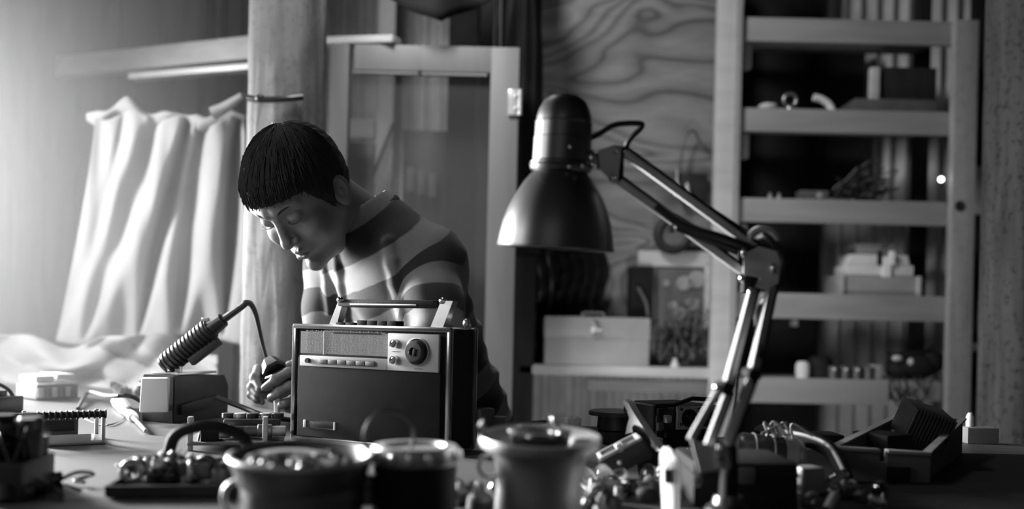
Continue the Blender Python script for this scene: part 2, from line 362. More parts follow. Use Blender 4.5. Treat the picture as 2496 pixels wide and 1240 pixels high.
m.grid(blocker, 48, 30); solo(m, 'shade_blocker', 'blackmat', 'long black coat added to shade the plywood, in the gap right of the glass door', 'blocker', co, ang=70)
# dark cloth hanging to a point above the door
def pennant(u, v):
    x = 950 + 250 * u; yb = 58 - abs(u - .5) * 2 * 62 + 6 * math.sin(9 * u)
    return P(x, -210 + (yb + 210) * v, 2.92 + .03 * math.sin(7 * u + 2 * v))
m = MB(); m.grid(pennant, 24, 10); o = solo(m, 'hanging_cloth', 'blackmat', 'black cloth hanging to a point over the door top', 'cloth', P(1075, 55, 2.92)); sm = o.modifiers.new('thickness', 'SOLIDIFY'); sm.thickness = .004
# ------------------------------------------------------------------ canvas curtain on the left
rnd = random.Random(5)
LINES = [(.20, .02, .08), (.40, .13, .30), (.62, .40, .52), (.72, .60, .62), (.97, .86, .60)]     # deep fold valleys: u at the top, u at the bottom, depth
def curtain(u, v):
    # u across, v down; stiff canvas hangs in a few broad folds that fan out to the lower left
    x = 232 + 366 * u - (95 * (1 - u) ** 1.4) * v ** 1.3
    y = 288 + 10 * math.sin(19 * u) * (1 - v) - 10 * (1 - v) * math.sin(6.3 * u) + (545 + 14 * math.sin(7 * u)) * v
    z = 0.0
    for i, (a, b, dp) in enumerate(LINES):
        c = a + (b - a) * v ** .85 + .012 * math.sin(5 * v + i)
        w = (.016 + .050 * math.sin(math.pi * min(1, v * .95 + .08))) * (1.25 if i in (1, 3) else .8)
        z += .22 * dp * math.sin(math.pi * min(1, .12 + v * .9)) ** .6 * math.exp(-(((u - c) / w) ** 2)) 
    z += .020 * math.sin(2 * math.pi * (2.3 * u + .5 * v)) * (.3 + v) + .004 * math.sin(2 * math.pi * (7 * u - 1.1 * v))
    return P(x, y, 3.0 + .12 * (1 - u) + z)
m = MB(); m.grid(curtain, 160, 80); o = solo(m, 'curtain', 'cloth', 'pale canvas curtain hanging in folds left of the timber post', 'curtain', P(400, 830, 3.1), ang=70)
sm = o.modifiers.new('thickness', 'SOLIDIFY'); sm.thickness = .003
def hem(u, v):
    x = 215 + 385 * u; q = 2 * math.pi * v
    yc = 286 - 8 * math.sin(6.3 * u) + 8 * math.sin(19 * u) - 12 * math.exp(-((u - .22) / .09) ** 2); r = .016 + .010 * math.sin(23 * u) * math.sin(7 * u) + .016 * math.exp(-((u - .22) / .08) ** 2) + .012 * math.exp(-((u - .8) / .1) ** 2)
    return P(x, yc, 3.03 + .12 * (1 - u)) + V((0, r * math.cos(q), r * math.sin(q) * (1 + .4 * math.sin(31 * u))))
m = MB(); m.grid(hem, 90, 14); m.tube([P(520, 276, 2.98), P(548, 262, 2.97), P(572, 246, 2.95), P(592, 232, 2.93)], .022, 10, 6, .01); m.build('gathered_hem', 'cloth', o, o.location, 60)
# tarpaulin thrown over something behind the bench
def tarp(u, v):
    x = -70 + 600 * u; y = 812 + 10 * math.sin(7 * u) + 30 * u + 140 * v
    y -= 14 * math.sin(11 * u + 3 * v) * (1 - v) + 7 * math.sin(23 * u + 2) * (1 - v)
    rg = lambda t: 1 - 2 * abs(math.sin(t))
    d = 3.12 - .25 * v - .30 * u + .05 * math.sin(9 * u + 4 * v) + .035 * math.sin(17 * u - 7 * v + 1) + .035 * rg(7 * u - 4.5 * v + .6 * math.sin(5 * v)) + .018 * rg(13 * u + 6 * v + math.sin(9 * u))
    return P(x, y, d)
m = MB(); m.grid(tarp, 80, 30); o = solo(m, 'tarpaulin', 'cloth', 'crumpled pale tarpaulin heaped behind the far edge of the bench', 'tarpaulin', P(200, 960, 2.8), ang=70)
sm = o.modifiers.new('thickness', 'SOLIDIFY'); sm.thickness = .003
upright('hanging_rail', 500, 522, -100, 105, 3.55, .03, 'blackmat', 'dark strip hanging at the top left beside the timber post', 'strip', z0=P(510, 105, 3.55).z, z1=2.8)
upright('hanging_rail', 538, 554, -100, 95, 3.5, .03, 'blackmat', 'second dark strip hanging just left of the timber post top', 'strip', z0=P(540, 95, 3.5).z, z1=2.8)
# haze lit by the window
m = MB(); m.box((-1.55, 2.55, 1.45), (2.2, 1.3, 1.45)); o = m.build('dusty_haze', haze_mat()); things_props(o, 'bright dusty haze drifting in front of the curtain at the left', 'haze', kind='stuff')
# ------------------------------------------------------------------ plywood and the ledge
m = MB(); c, s = pxbox(1300, -110, 1752, 892, 3.66, .02); pw = solo(m.box(c, s, None, .002), 'plywood_panel', 'ply', 'plywood wall panel with bold wavy grain behind the desk lamp', 'panel', V((c.x, c.y, c.z - s[2] / 2)))
m = MB(); c, s = pxbox(1556, 614, 1745, 648, 3.60, .05); solo(m.box(c, s, None, .004), 'batten', 'pale', 'pale batten nailed across the plywood below the cable roll', 'batten', c)
m = MB(); c, s = pxbox(1716, 648, 1772, 800, 3.58, .05); solo(m.box(c, s, None, .004), 'batten', 'pale', 'pale upright board beside the dark twigs under the batten', 'board', c)
# dark things standing against it
c, s = pxbox(1532, 650, 1592, 800, 3.55, .05); m = MB(); solo(m.box(c, s, RZ(.2), .004), 'slab', 'blackmat', 'black upright slab leaning behind the grey toolbox', 'slab', V((c.x, c.y, c.z - s[2] / 2)))
m = MB(); a, b = P(1555, 700, 3.5), P(1580, 770, 3.5); m.tube([a, (a + b) / 2 + V((.01, 0, 0)), b], .006); solo(m, 'stick', 'midgrey', 'short grey stick in front of the black slab', 'stick', b)
def drape(x0, x1, y0, y1, d, label, seed):
    r = random.Random(seed); k = r.uniform(3, 5); ph = r.uniform(0, 6)
    m = MB(); m.grid(lambda u, v: P(x0 + (x1 - x0) * u + 8 * math.sin(8 * v + ph), y0 + (y1 - y0) * v, d + .017 * math.sin(6.28 * k * u + ph) + .007 * math.sin(30 * v + 9 * u)), 40, 24)
    o = solo(m, 'hanging_sack', 'dark' if seed == 1 else 'blackmat', label, 'sack', P((x0 + x1) / 2, y1, d), ang=70); sm = o.modifiers.new('thickness', 'SOLIDIFY'); sm.thickness = .004
drape(1258, 1345, 590, 885, 3.615, 'dark crinkled sack hanging right of the door frame', 1)
drape(1345, 1478, 610, 800, 3.625, 'black sackcloth hanging behind the grey toolbox', 2)
# backdrop standing in for a window, its pale discs for sky light
c, s = pxbox(1600, 655, 1722, 800, 3.60, .02); bo = V(c); w = thing('backdrop', 'small framed glazed picture with pale discs for sky light behind the twigs', 'backdrop', bo)
m = MB(); m.box(c, s, None, .003); m.build('backing', 'midgrey', w, bo)
m = MB()
for (x, y, r) in ((1668, 690, .03), (1700, 680, .035), (1690, 740, .028), (1640, 745, .02), (1655, 765, .03), (1625, 690, .014)): q = P(x, y, 3.59); m.cyl(q, q + V((0, .012, 0)), r, n=14)
m.build('sky_light_disc', 'grey', w, bo)
m = MB(); hw, hh = s[0] / 2, s[2] / 2
for dx in (-1, 1): m.beam(c + V((dx * hw, -.01, -hh)), c + V((dx * hw, -.01, hh)), .018, .03)
m.build('frame', 'dark', w, bo)
tw = P(1650, 885, 3.5); t = thing('twig_bundle', 'bundle of dark dry twigs and leaves standing right of the toolbox', 'twigs', tw)
rnd = random.Random(11); m = MB()
for i in range(46):
    a = P(1650 + rnd.uniform(-45, 50), 870 + rnd.uniform(-5, 15), 3.5 + rnd.uniform(-.05, .06)); b = P(1664 + rnd.uniform(-66, 62), rnd.uniform(680, 800), 3.5 + rnd.uniform(-.05, .05))
    m.tube([a, a.lerp(b, .5) + V((rnd.uniform(-.02, .02), 0, 0)), b], .0035, 5, 3, .0015)
m.build('twig', 'twig', t, tw)['kind'] = 'stuff'
m = MB()
for i in range(260):
    q = P(1664 + max(-62, min(62, rnd.gauss(0, 34))), 835 + rnd.gauss(0, 32), 3.5 + rnd.uniform(-.06, .03)); r = rnd.uniform(.008, .02)
    d1 = V((rnd.uniform(-1, 1), rnd.uniform(-1, 1), rnd.uniform(-1, 1))).normalized(); d2 = d1.orthogonal().normalized()
    if q.z < tw.z: q.z = tw.z + .01
    m.add([q - d1 * r, q + d2 * r * .4, q + d1 * r, q - d2 * r * .4], [(0, 1, 2, 3)])
m.build('leaf_mass', 'blackmat', t, tw)['kind'] = 'stuff'
# cable roll, hanging wire, little tool pouch
q = P(1640, 572, 3.56); m = MB(); m.torus(q, (0, 1, 0), .062, .016); m.torus(q + V((0, -.012, 0)), (0, 1, 0), .058, .012); r = solo(m, 'cable_roll', 'rubber', 'round black cable roll hung on the plywood below the lamp arm', 'cable roll', q)
m = MB(); m.cyl(q + V((0, .015, 0)), q + V((0, -.006, 0)), .05); m.build('reel_core', 'midgrey', r, q)
m = MB(); m.tube([P(1655, 470, 3.6), P(1660, 390, 3.6), P(1672, 335, 3.6), P(1690, 318, 3.6), P(1706, 345, 3.6)], .004); solo(m, 'wire', 'dark', 'thin wire loop hanging on the plywood above the dark pouch', 'wire', P(1655, 470, 3.6))
c, s = pxbox(1664, 422, 1726, 494, 3.60, .05); m = MB(); solo(m.box(c, s, None, .006), 'pouch', 'dark', 'small dark pouch hung on the plywood beside the shelf upright', 'pouch', c)
m = MB(); m.lathe([(0, 0), (.009, .005), (.011, .04), (.004, .07), (.003, .11), (0, .112)], P(1649, 480, 3.58), n=12); solo(m, 'screwdriver', 'pale', 'pale handled driver hanging left of the dark pouch', 'screwdriver', P(1649, 480, 3.58))
m = MB(); m.lathe([(0, 0), (.014, .004), (.012, .03), (.004, .055), (0, .056)], P(1675, 478, 3.575), n=12); solo(m, 'plumb_bob', 'tin', 'small pale pointed plumb bob in front of the dark pouch', 'plumb bob', P(1675, 478, 3.575))
# ledge with the toolbox
la, lb = P(1262, 902, 3.45), P(1745, 906, 3.45); lz = (la.z + lb.z) / 2
bo = V(((la.x + lb.x) / 2, 3.53, lz)); lg = thing('wall_ledge', 'long pale wall ledge carrying the grey toolbox', 'ledge', bo)
m = MB(); m.box(bo, (lb.x - la.x, .22, .040), None, .008); m.build('board', 'pale', lg, bo)
c, s = pxbox(1430, 931, 1745, 952, 3.52, .04); m = MB(); m.box(c, s, None, .003); m.build('rail', 'shelf', lg, bo)
LZ = lz + .020
bo = V(((P(1325, 830, 3.45).x + P(1580, 830, 3.45).x) / 2, 3.50, LZ)); tb = thing('toolbox', 'grey metal toolbox with clasp on the wall ledge', 'toolbox', bo, math.radians(2))
w = 255 * 3.45 / FPX; h = (890 - 772) * 3.45 / FPX
m = MB(); m.box((0, 0, h * .29), (w, .15, h * .58), None, .006); m.box((0, -.0, h * .585), (w + .004, .154, .006)); m.build('body', 'tool', tb)
m = MB(); m.box((0, 0, h * .795), (w + .006, .156, h * .41), None, .008); m.build('lid', 'tool', tb)
m = MB(); m.box((-.012, -.082, h * .80), (.028, .008, .05), None, .003); m.ball((-.014, -.088, h * .86), .009); m.ball((-.012, -.088, h * .68), .010); m.cyl((-.005, -.088, h * .74), (.010, -.088, h * .74), .012); m.build('clasp', 'steel', tb)
m = MB(); m.tube([(-.05, 0, h + .002), (-.045, 0, h + .014), (0, 0, h + .016), (.03, 0, h + .014), (.035, 0, h + .002)], .005); m.build('handle', 'bright', tb)
m = MB(); m.lathe([(0, 0), (.016, 0), (.016, .012), (.008, .02), (.010, .032), (0, .036)], (P(1645, 890, 3.45).x, 3.45, LZ), n=16); solo(m, 'bottle', 'paper', 'tiny pale bottle on the ledge right of the toolbox', 'bottle', V((P(1645, 890, 3.45).x, 3.45, LZ)))
# ------------------------------------------------------------------ shelf unit on the right
SD = 3.4; sp = SD / FPX
XL, XR = P(1792, 500, SD).x, P(2335, 500, SD).x
bo = V(((XL + XR) / 2, SD + .18, 0)); su = thing('shelf_unit', 'tall rough timber shelf unit at the right of the room', 'shelf unit', bo)
rows = [(76, 58), (296, 57), (516, 58), (748, 62)]
SZ = []
for y, hh in rows:
    z = P(2060, y, SD).z; h = hh * sp; SZ.append(z + h / 2)
    m = MB(); m.box(((XL + XR) / 2 + .0, SD + .01, z), (XR - XL - .02, .024, h), None, .003); m.build('fascia_board', 'shelf', su, bo)
    m = MB(); m.box(((XL + XR) / 2, SD + .18, z + h / 2 - .012), (XR - XL - .02, .32, .022)); m.build('shelf_plank', 'shelf', su, bo)
z = P(1990, 953, SD).z; h = 62 * sp; SZ.append(z + h / 2)
xa, xb, xc = P(1800, 953, SD).x, P(2166, 953, SD).x, P(2300, 953, SD).x
m = MB(); m.box(((xa + xb) / 2, SD + .01, z), (xb - xa, .024, h), None, .003); m.build('fascia_board', 'shelf', su, bo)
m = MB(); m.box(((xc + xb) / 2, SD + .025, z + .005), (xc - xb, .02, h * .72), None, .003); m.build('fascia_board', 'shelf', su, bo)
m = MB(); m.box(((xa + xc) / 2, SD + .19, z + h / 2 - .012), (xc - xa, .30, .022)); m.build('shelf_plank', 'shelf', su, bo)
uw = 56 * sp
m = MB(); m.box((P(2333, 540, SD).x, SD - .026, 1.375), (uw, .04, 1.53), None, .004); m.build('upright', 'shelfv', su, bo)
xu = P(2333, 540, SD).x
m = MB(); q = P(2339, 502, SD - .048); m.ball(q, (.019, .004, .019)); m.torus(q, (0, 1, 0), .015, .004); m.build('knot', 'dark', su, bo)
m = MB(); xq = P(1764, 420, SD).x; m.box((xq, SD + .02, 1.2), (44 * sp, .05, 2.5), None, .004); m.build('upright', 'pale', su, bo)
m = MB(); xq = P(1792, 420, SD).x; m.box((xq, SD - .01, 1.2), (14 * sp, .03, 2.5), None, .003); m.build('upright', 'shelfv', su, bo)
for dx in (XL + .02, XR - .0):
    m = MB(); m.box((dx, SD + .33, 1.2), (.05, .05, 2.4)); m.build('upright', 'darkwood', su, bo)
for (x0, y0, x1, y1) in ((1806, 106, 1834, 164), (1800, 326, 1827, 384), (1800, 546, 1822, 584), (1934, 778, 1946, 795)):
    m = MB(); c, s = pxbox(x0, y0, x1, y1, SD + .03, .05); m.box(c, s, None, .003); m.build('cleat', 'shelfv', su, bo)
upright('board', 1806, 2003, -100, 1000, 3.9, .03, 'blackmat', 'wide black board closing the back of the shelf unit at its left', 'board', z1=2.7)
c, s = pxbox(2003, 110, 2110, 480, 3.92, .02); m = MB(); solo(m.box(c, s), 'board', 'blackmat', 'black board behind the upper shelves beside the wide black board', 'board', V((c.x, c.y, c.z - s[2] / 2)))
m = MB(); q = P(2294, 437, SD - .03); m.ball(q, .009); o = solo(m, 'glow_dot', 'glow', 'tiny glowing dot beside the right shelf upright', 'bulb', q)  # emissive ball added for a lone bright dot of unknown source
m = MB(); m.tube([q + V((0, .006, 0)), q + V((.02, .02, -.02)), q + V((.05, .02, -.16))], .003); m.build('flex', 'rubber', o, q)
# what lies on the shelves
def on(k, px, d=None): d = d or SD + .1; return V((P(px, 400, d).x, d, SZ[k]))
def pbox(name, k, x0, x1, hpx, d, dep, material, label, cat, dz=0.0, bev=.004, group=None, rz=0.0):
    s = d / FPX; o = V(((P(x0, (800, 265, 487, 715, 920)[k] if k else 47, d).x + P(x1, (47, 265, 487, 715, 920)[k], d).x) / 2, d + dep / 2, SZ[k] + dz + .001))
    m = MB(); m.box(o + V((0, 0, hpx * s / 2)), ((x1 - x0) * s, dep, hpx * s), RZ(rz), bev); return solo(m, name, material, label, cat, o, group)
pbox('flat_box', 1, 2084, 2285, 38, 3.46, .2, 'midgrey', 'long flat grey box on the second shelf from the top', 'box')
pbox('carton', 1, 2148, 2282, 84, 3.5, .14, 'darkwood', 'black carton on top of the long flat grey box', 'carton', dz=38 * 3.46 / FPX + .001)
pbox('tube', 1, 2122, 2144, 80, 3.48, .035, 'pale', 'pale upright block leaning beside the black carton', 'block', dz=38 * 3.46 / FPX + .001, bev=.006)
m = MB(); q = on(1, 1868, 3.47); m.ball(q + V((0, 0, .018)), (.04, .04, .018)); solo(m, 'saucer', 'paper', 'pale upturned saucer at the left end of the second shelf', 'saucer', q)
m = MB(); q = on(1, 1922, 3.47); m.torus(q + V((0, 0, .05)), (0, 1, .15), .024, .006); m.cyl(q, q + V((0, 0, .022)), .016); solo(m, 'ring_hook', 'steel', 'metal ring standing on a foot on the second shelf', 'ring', q)
m = MB(); q = on(1, 2008, 3.47); m.tube([q + V((-.045, 0, .062)), q + V((-.015, 0, .055)), q + V((.015, 0, .035)), q + V((.032, 0, .004))], .014, 10); solo(m, 'curved_horn', 'white', 'white curved horn propped on the second shelf', 'horn', q)
o = pbox('small_box', 2, 1950, 2020, 25, 3.44, .06, 'midgrey', 'little grey box in the middle of the third shelf', 'box'); m = MB(); c = o.location + V((.02, -.033, .02)); m.cyl(c, c + V((0, .01, 0)), .012); m.build('dial', 'bright', o, o.location)
for i, x in enumerate((1879, 1901)):
    m = MB(); q = on(2, x, 3.45); m.lathe([(0, 0), (.009, 0), (.009, .016), (.004, .022), (.005, .028), (0, .029)], q, n=12); solo(m, 'vial', 'tin', ('small vial at the left of the third shelf', 'small vial next to the leftmost one on the third shelf')[i], 'vial', q, 'vials on the third shelf')
m = MB(); q = on(2, 2110, 3.5); rnd = random.Random(3)
for i in range(22):
    pts = [q + V((rnd.gauss(0, .05), rnd.gauss(0, .03), abs(rnd.gauss(.05, .045)) + .004)) for _ in range(5)]; m.tube(pts, .003, 5, 5)
solo(m, 'wire_tangle', 'dark', 'dark tangle of loose wire on the third shelf', 'wire tangle', q)
# stepped metal case
q = on(3, 2153, 3.44); s = 3.44 / FPX; cb = thing('stepped_case', 'grey metal case with stepped trays and a bright latch on the fourth shelf', 'case', q)
m = MB(); m.box(q + V((0, .08, 24 * s)), (192 * s, .16, 48 * s), None, .004); m.build('body', 'grey', cb, q)
for sx in (-1, 1): m = MB(); m.box(q + V((sx * 93 * s, .075, 24 * s)), (8 * s, .172, 50 * s), None, .003); m.build('end_strip', 'bright', cb, q)
m = MB(); m.box(q + V((2 * s, .085, 62 * s)), (162 * s, .15, 26 * s), None, .004); m.box(q + V((2 * s, .09, 88 * s)), (150 * s, .14, 26 * s), None, .004, .93); m.build('tray', 'paper', cb, q)
m = MB(); m.box(q + V((2 * s, .10, 116 * s)), (96 * s, .10, 28 * s), None, .004); m.build('top_box', 'grey', cb, q)
m = MB(); m.box(q + V((14 * s, .002, 70 * s)), (22 * s, .012, 50 * s), None, .003); m.box(q + V((26 * s, .0, 92 * s)), (14 * s, .012, 34 * s), None, .003); m.build('latch', 'white', cb, q)
m = MB(); m.box(q + V((-2 * s, .006, 92 * s)), (7 * s, .02, 36 * s)); m.build('slot', 'blackmat', cb, q)
# bottom shelf
m = MB(); q = on(4, 1968, 3.42); m.lathe([(0, 0), (.024, 0), (.027, .02), (.026, .05), (.018, .062), (0, .064)], q, n=20); solo(m, 'jar', 'paper', 'small pale jar on the lowest shelf', 'jar', q)
m = MB(); q = on(4, 2010, 3.46); m.lathe([(0, 0), (.045, 0), (.047, .03), (.045, .07), (.03, .082), (0, .084)], q, n=20); solo(m, 'jar', 'blackmat', 'fat black jar right of the pale jar on the lowest shelf', 'jar', q)
for i, (x, l) in enumerate(((2043, 'shiny tin beside the fat black jar on the lowest shelf'), (2072, 'second shiny tin from the fat black jar on the lowest shelf'), (2100, 'third shiny tin from the fat black jar on the lowest shelf'), (2128, 'shiny tin nearest the black bundle on the lowest shelf'))):
    m = MB(); q = on(4, x, 3.42); m.lathe([(0, 0), (.021, 0), (.022, .002), (.022, .034), (.024, .036), (.022, .046), (0, .048)], q, n=20); o = solo(m, 'tin', 'tindark', l, 'tin', q, 'shiny tins on the lowest shelf')
    if i < 3: m = MB(); c = q + V((-.004, -.022, .036)); m.ball(c, .007); m.build('rivet', 'bright', o, q)
m = MB(); q = on(4, 2150, 3.41); m.box(q + V((0, .02, .028)), (.036, .04, .056), None, .004); solo(m, 'block', 'grey', 'grey block at the left of the black bundle on the lowest shelf', 'block', q)
m = MB(); q = on(4, 2235, 3.5); m.ball(q + V((0, 0, .055)), (.10, .07, .058)); m.ball(q + V((-.06, -.02, .035)), (.05, .04, .038)); m.ball(q + V((.06, 0, .07)), (.06, .06, .05)); m.tube([q + V((-.12, -.04, .10)), q + V((-.05, -.05, .092)), q + V((.02, -.04, .11)), q + V((.07, -.03, .135))], .006); bd = solo(m, 'sack_bundle', 'blackmat', 'black bundle on the lowest shelf at the right upright', 'bundle', q, ang=60)
m = MB(); m.ball(q + V((-.085, -.06, .082)), (.02, .012, .012)); m.ball(q + V((-.035, -.065, .07)), (.012, .01, .014)); m.build('cord_knot', 'pale', bd, q)
m = MB(); rnd = random.Random(9)
for i in range(9):
    a = P(2170 + rnd.uniform(0, 120), 918, 3.385); b = P(2170 + rnd.uniform(-5, 100), rnd.uniform(960, 1010), 3.37); m.tube([a, a.lerp(b, .4) + V((rnd.uniform(-.04, .04), -.01, -.01)), b, b + V((rnd.uniform(-.04, .04), 0, .03))], .0035, 6, 5)
solo(m, 'loose_flex', 'rubber', 'loose black flex drooping over the front of the lowest shelf', 'flex', P(2230, 950, 3.37))
# post at the far right and the pale things in the gap beside it
pc = P(2494, 600, 2.62); rp = rough_post('timber_post', pc.x, 2.62, .17, .2, 2.8, 'oldpost', 'dark speckled timber post at the right edge', 'post', 8, .010, math.radians(8))
upright('board', 2362, 2404, -80, 1100, 3.75, .03, 'blackmat', 'black panel filling the dark gap between the shelf unit and the speckled post', 'board', z1=2.7)  # black panel in place of the shade in this gap
for (x0, y0, x1, y1, l) in ((2377, 404, 2402, 522, 'pale upright slat in the gap beside the speckled post'), (2370, 836, 2396, 856, 'small pale peg in the gap beside the speckled post')):
    c, s = pxbox(x0, y0, x1, y1, 3.72, .03); m = MB(); solo(m.box(c, s, None, .008), 'slat', 'shelfv', l, 'slat', c)
# ------------------------------------------------------------------ the boy
def sstep(x): x = np.clip(x, 0, 1); return x * x * (3 - 2 * x)
class Field:                                          # signed distance field on a grid, meshed with surface nets
    def __init__(s, lo, hi, h):
        s.h = h; s.lo = np.array(lo, np.float32); n = np.ceil((np.array(hi) - s.lo) / h).astype(int) + 1
        s.n = n; s.f = np.full(n, 1.0, np.float32)
        s.ax = [s.lo[i] + h * np.arange(n[i], dtype=np.float32) for i in range(3)]
    def sl(s, lo, hi):
        a = [max(0, int((lo[i] - s.lo[i]) / s.h)) for i in range(3)]; b = [min(s.n[i], int((hi[i] - s.lo[i]) / s.h) + 2) for i in range(3)]
        if any(b[i] <= a[i] for i in range(3)): return None, None
        S = tuple(slice(a[i], b[i]) for i in range(3))
        return S, np.meshgrid(*[s.ax[i][S[i]] for i in range(3)], indexing='ij')
    def comb(s, S, d, k, mode):
        f = s.f[S]
        if mode == 'add':
            if k <= 0: r = np.minimum(f, d)
            else: hh = np.clip(.5 + .5 * (d - f) / k, 0, 1); r = d + (f - d) * (1 - hh) - 0; r = d * (1 - hh) + f * hh - k * hh * (1 - hh)
        else:
            if k <= 0: r = np.maximum(f, -d)
            else: hh = np.clip(.5 - .5 * (d + f) / k, 0, 1); r = f * (1 - hh) - d * hh + k * hh * (1 - hh)
        s.f[S] = r
    def cone(s, a, b, ra, rb=None, k=.01, mode='add'):
        rb = ra if rb is None else rb; a = np.array(a, float); b = np.array(b, float); R = max(ra, rb) + k + 3 * s.h
        S, g = s.sl(np.minimum(a, b) - R, np.maximum(a, b) + R)
        if S is None: return s
        ab = b - a; L = float(ab @ ab) + 1e-12
        t = np.clip(((g[0] - a[0]) * ab[0] + (g[1] - a[1]) * ab[1] + (g[2] - a[2]) * ab[2]) / L, 0, 1)
        d = np.sqrt((g[0] - a[0] - t * ab[0]) ** 2 + (g[1] - a[1] - t * ab[1]) ** 2 + (g[2] - a[2] - t * ab[2]) ** 2) - (ra + (rb - ra) * t)
        s.comb(S, d, k, mode); return s
    def ell(s, c, r, B, k=.01, mode='add', cut=None):     # B: rows = local axes in world space; cut: (normal, offset) keeps n.p <= offset
        c = np.array(c, float); R = max(r) + k + 3 * s.h; S, g = s.sl(c - R, c + R)
        if S is None: return s
        q = [(g[0] - c[0]) * B[i][0] + (g[1] - c[1]) * B[i][1] + (g[2] - c[2]) * B[i][2] for i in range(3)]
        k0 = np.sqrt(sum((q[i] / r[i]) ** 2 for i in range(3))) + 1e-9; k1 = np.sqrt(sum((q[i] / r[i] ** 2) ** 2 for i in range(3))) + 1e-9
        d = k0 * (k0 - 1) / k1
        if cut is not None: nn, off = cut; d = np.maximum(d, g[0] * nn[0] + g[1] * nn[1] + g[2] * nn[2] - off)
        s.comb(S, d, k, mode); return s
    def chain(s, pts, rs, k=.004):
        for i in range(len(pts) - 1): s.cone(pts[i], pts[i + 1], rs[i], rs[i + 1], k)
        return s
    def mesh(s):
        f = s.f; n = np.array(f.shape); neg = f < 0
        cnt = np.zeros(n - 1, np.int8)
        for i in (0, 1):
            for j in (0, 1):
                for k in (0, 1): cnt += neg[i:n[0] - 1 + i, j:n[1] - 1 + j, k:n[2] - 1 + k]
        act = np.argwhere((cnt > 0) & (cnt < 8)); idx = np.full(n - 1, -1, np.int32); idx[tuple(act.T)] = np.arange(len(act))
        acc = np.zeros((len(act), 3)); w = np.zeros(len(act))
        cor = [(i, j, k) for i in (0, 1) for j in (0, 1) for k in (0, 1)]
        val = {c: f[act[:, 0] + c[0], act[:, 1] + c[1], act[:, 2] + c[2]] for c in cor}
        for c in cor:
            for a in range(3):
                if c[a] == 0:
                    e = list(c); e[a] = 1; e = tuple(e); va, vb = val[c], val[e]; cr_ = (va < 0) != (vb < 0)
                    t = np.where(cr_, va / np.where(cr_, va - vb, 1), 0); p = np.tile(np.array(c, float), (len(act), 1)); p[:, a] += t
                    acc += p * cr_[:, None]; w += cr_
        v = (act + acc / w[:, None]) * s.h + s.lo; faces = []
        for a in range(3):
            b, c = (a + 1) % 3, (a + 2) % 3
            A = [slice(None)] * 3; Bs = [slice(None)] * 3; A[a] = slice(0, -1); Bs[a] = slice(1, None)
            na, nb = neg[tuple(A)], neg[tuple(Bs)]; e = np.argwhere(na != nb); e = e[(e[:, b] > 0) & (e[:, c] > 0) & (e[:, b] < n[b] - 1) & (e[:, c] < n[c] - 1)]
            sg = na[tuple(e.T)]; q = []
            for db, dc in ((-1, -1), (0, -1), (0, 0), (-1, 0)):
                x = e.copy(); x[:, b] += db; x[:, c] += dc; q.append(idx[tuple(x.T)])
            q = np.stack(q, 1); q[~sg] = q[~sg][:, ::-1]; faces.append(q)
        return v, np.concatenate(faces)
def np_mesh(name, v, f, material, parent, org, attr=None):
    v = np.asarray(v, np.float32) - np.array(org, np.float32); f = np.asarray(f, np.int32); k = f.shape[1]
    me = bpy.data.meshes.new(name); me.vertices.add(len(v)); me.vertices.foreach_set('co', v.ravel())
    me.loops.add(f.size); me.loops.foreach_set('vertex_index', f.ravel()); me.polygons.add(len(f)); me.polygons.foreach_set('loop_start', np.arange(0, f.size, k, dtype=np.int32))
    me.update(calc_edges=True); me.validate(); me.polygons.foreach_set('use_smooth', [True] * len(me.polygons))
    if attr is not None: me.attributes.new('stripe', 'FLOAT', 'POINT').data.foreach_set('value', np.asarray(attr, np.float32))
    me.materials.append(MT[material]); o = bpy.data.objects.new(name, me); COL.objects.link(o)
    if parent: o.parent = parent
    else: o.location = org
    return o
QUAL = 1.25
# head frame
ya, pa, ra_ = math.radians(69), math.radians(50), math.radians(10.5)
HF = np.array([-math.cos(ya) * math.cos(pa), -math.sin(ya) * math.cos(pa), -math.sin(pa)])
_l = np.array([math.sin(ya), -math.cos(ya), 0.0]); _u = np.cross(_l, HF); _u = _u if _u[2] > 0 else -_u
HL = _l * math.cos(ra_) + _u * math.sin(ra_); HU = _u * math.cos(ra_) - _l * math.sin(ra_)
HB = np.array([HF, HU, HL]); HD = 1.80; HS = 1304.0 * HD / FPX
HC = np.array(P(747, 490, HD))
def hp(F, U, L): return HC + HS * (F * HF + U * HU + L * HL)
def A3(px, py, d): return np.array(P(px, py, d))
NB0 = A3(918, 560, 1.90)
NB = A3(896, 540, 1.90); NN = np.array([-.56, -.22, .80]); NN /= np.linalg.norm(NN)      # neck base and its axis
SH = A3(935, 608, 1.90)                               # between the shoulders
HP = A3(1100, 1010, 2.04)                             # hips
bl = np.array([.66, -.75, 0.0]); bl /= np.linalg.norm(bl)
bt_ = (SH - HP) / np.linalg.norm(SH - HP); bl = bl - bt_ * (bl @ bt_); bl /= np.linalg.norm(bl); bf = np.cross(bt_, bl); bf = bf if bf[0] < 0 else -bf
BB = np.array([bl, bt_, bf])
LSH, RSH = A3(1050, 642, 1.86), A3(815, 650, 2.03)
LEL, REL = A3(1062, 850, 1.735), A3(805, 850, 2.0)
LWR, RWR = A3(765, 935, 1.92), A3(715, 935, 1.99)
h = .0022 / QUAL
F = Field((-.72, 1.60, .70), (.02, 2.22, 1.30), h)
E_ = F.ell; C_ = F.cone; S_ = HS
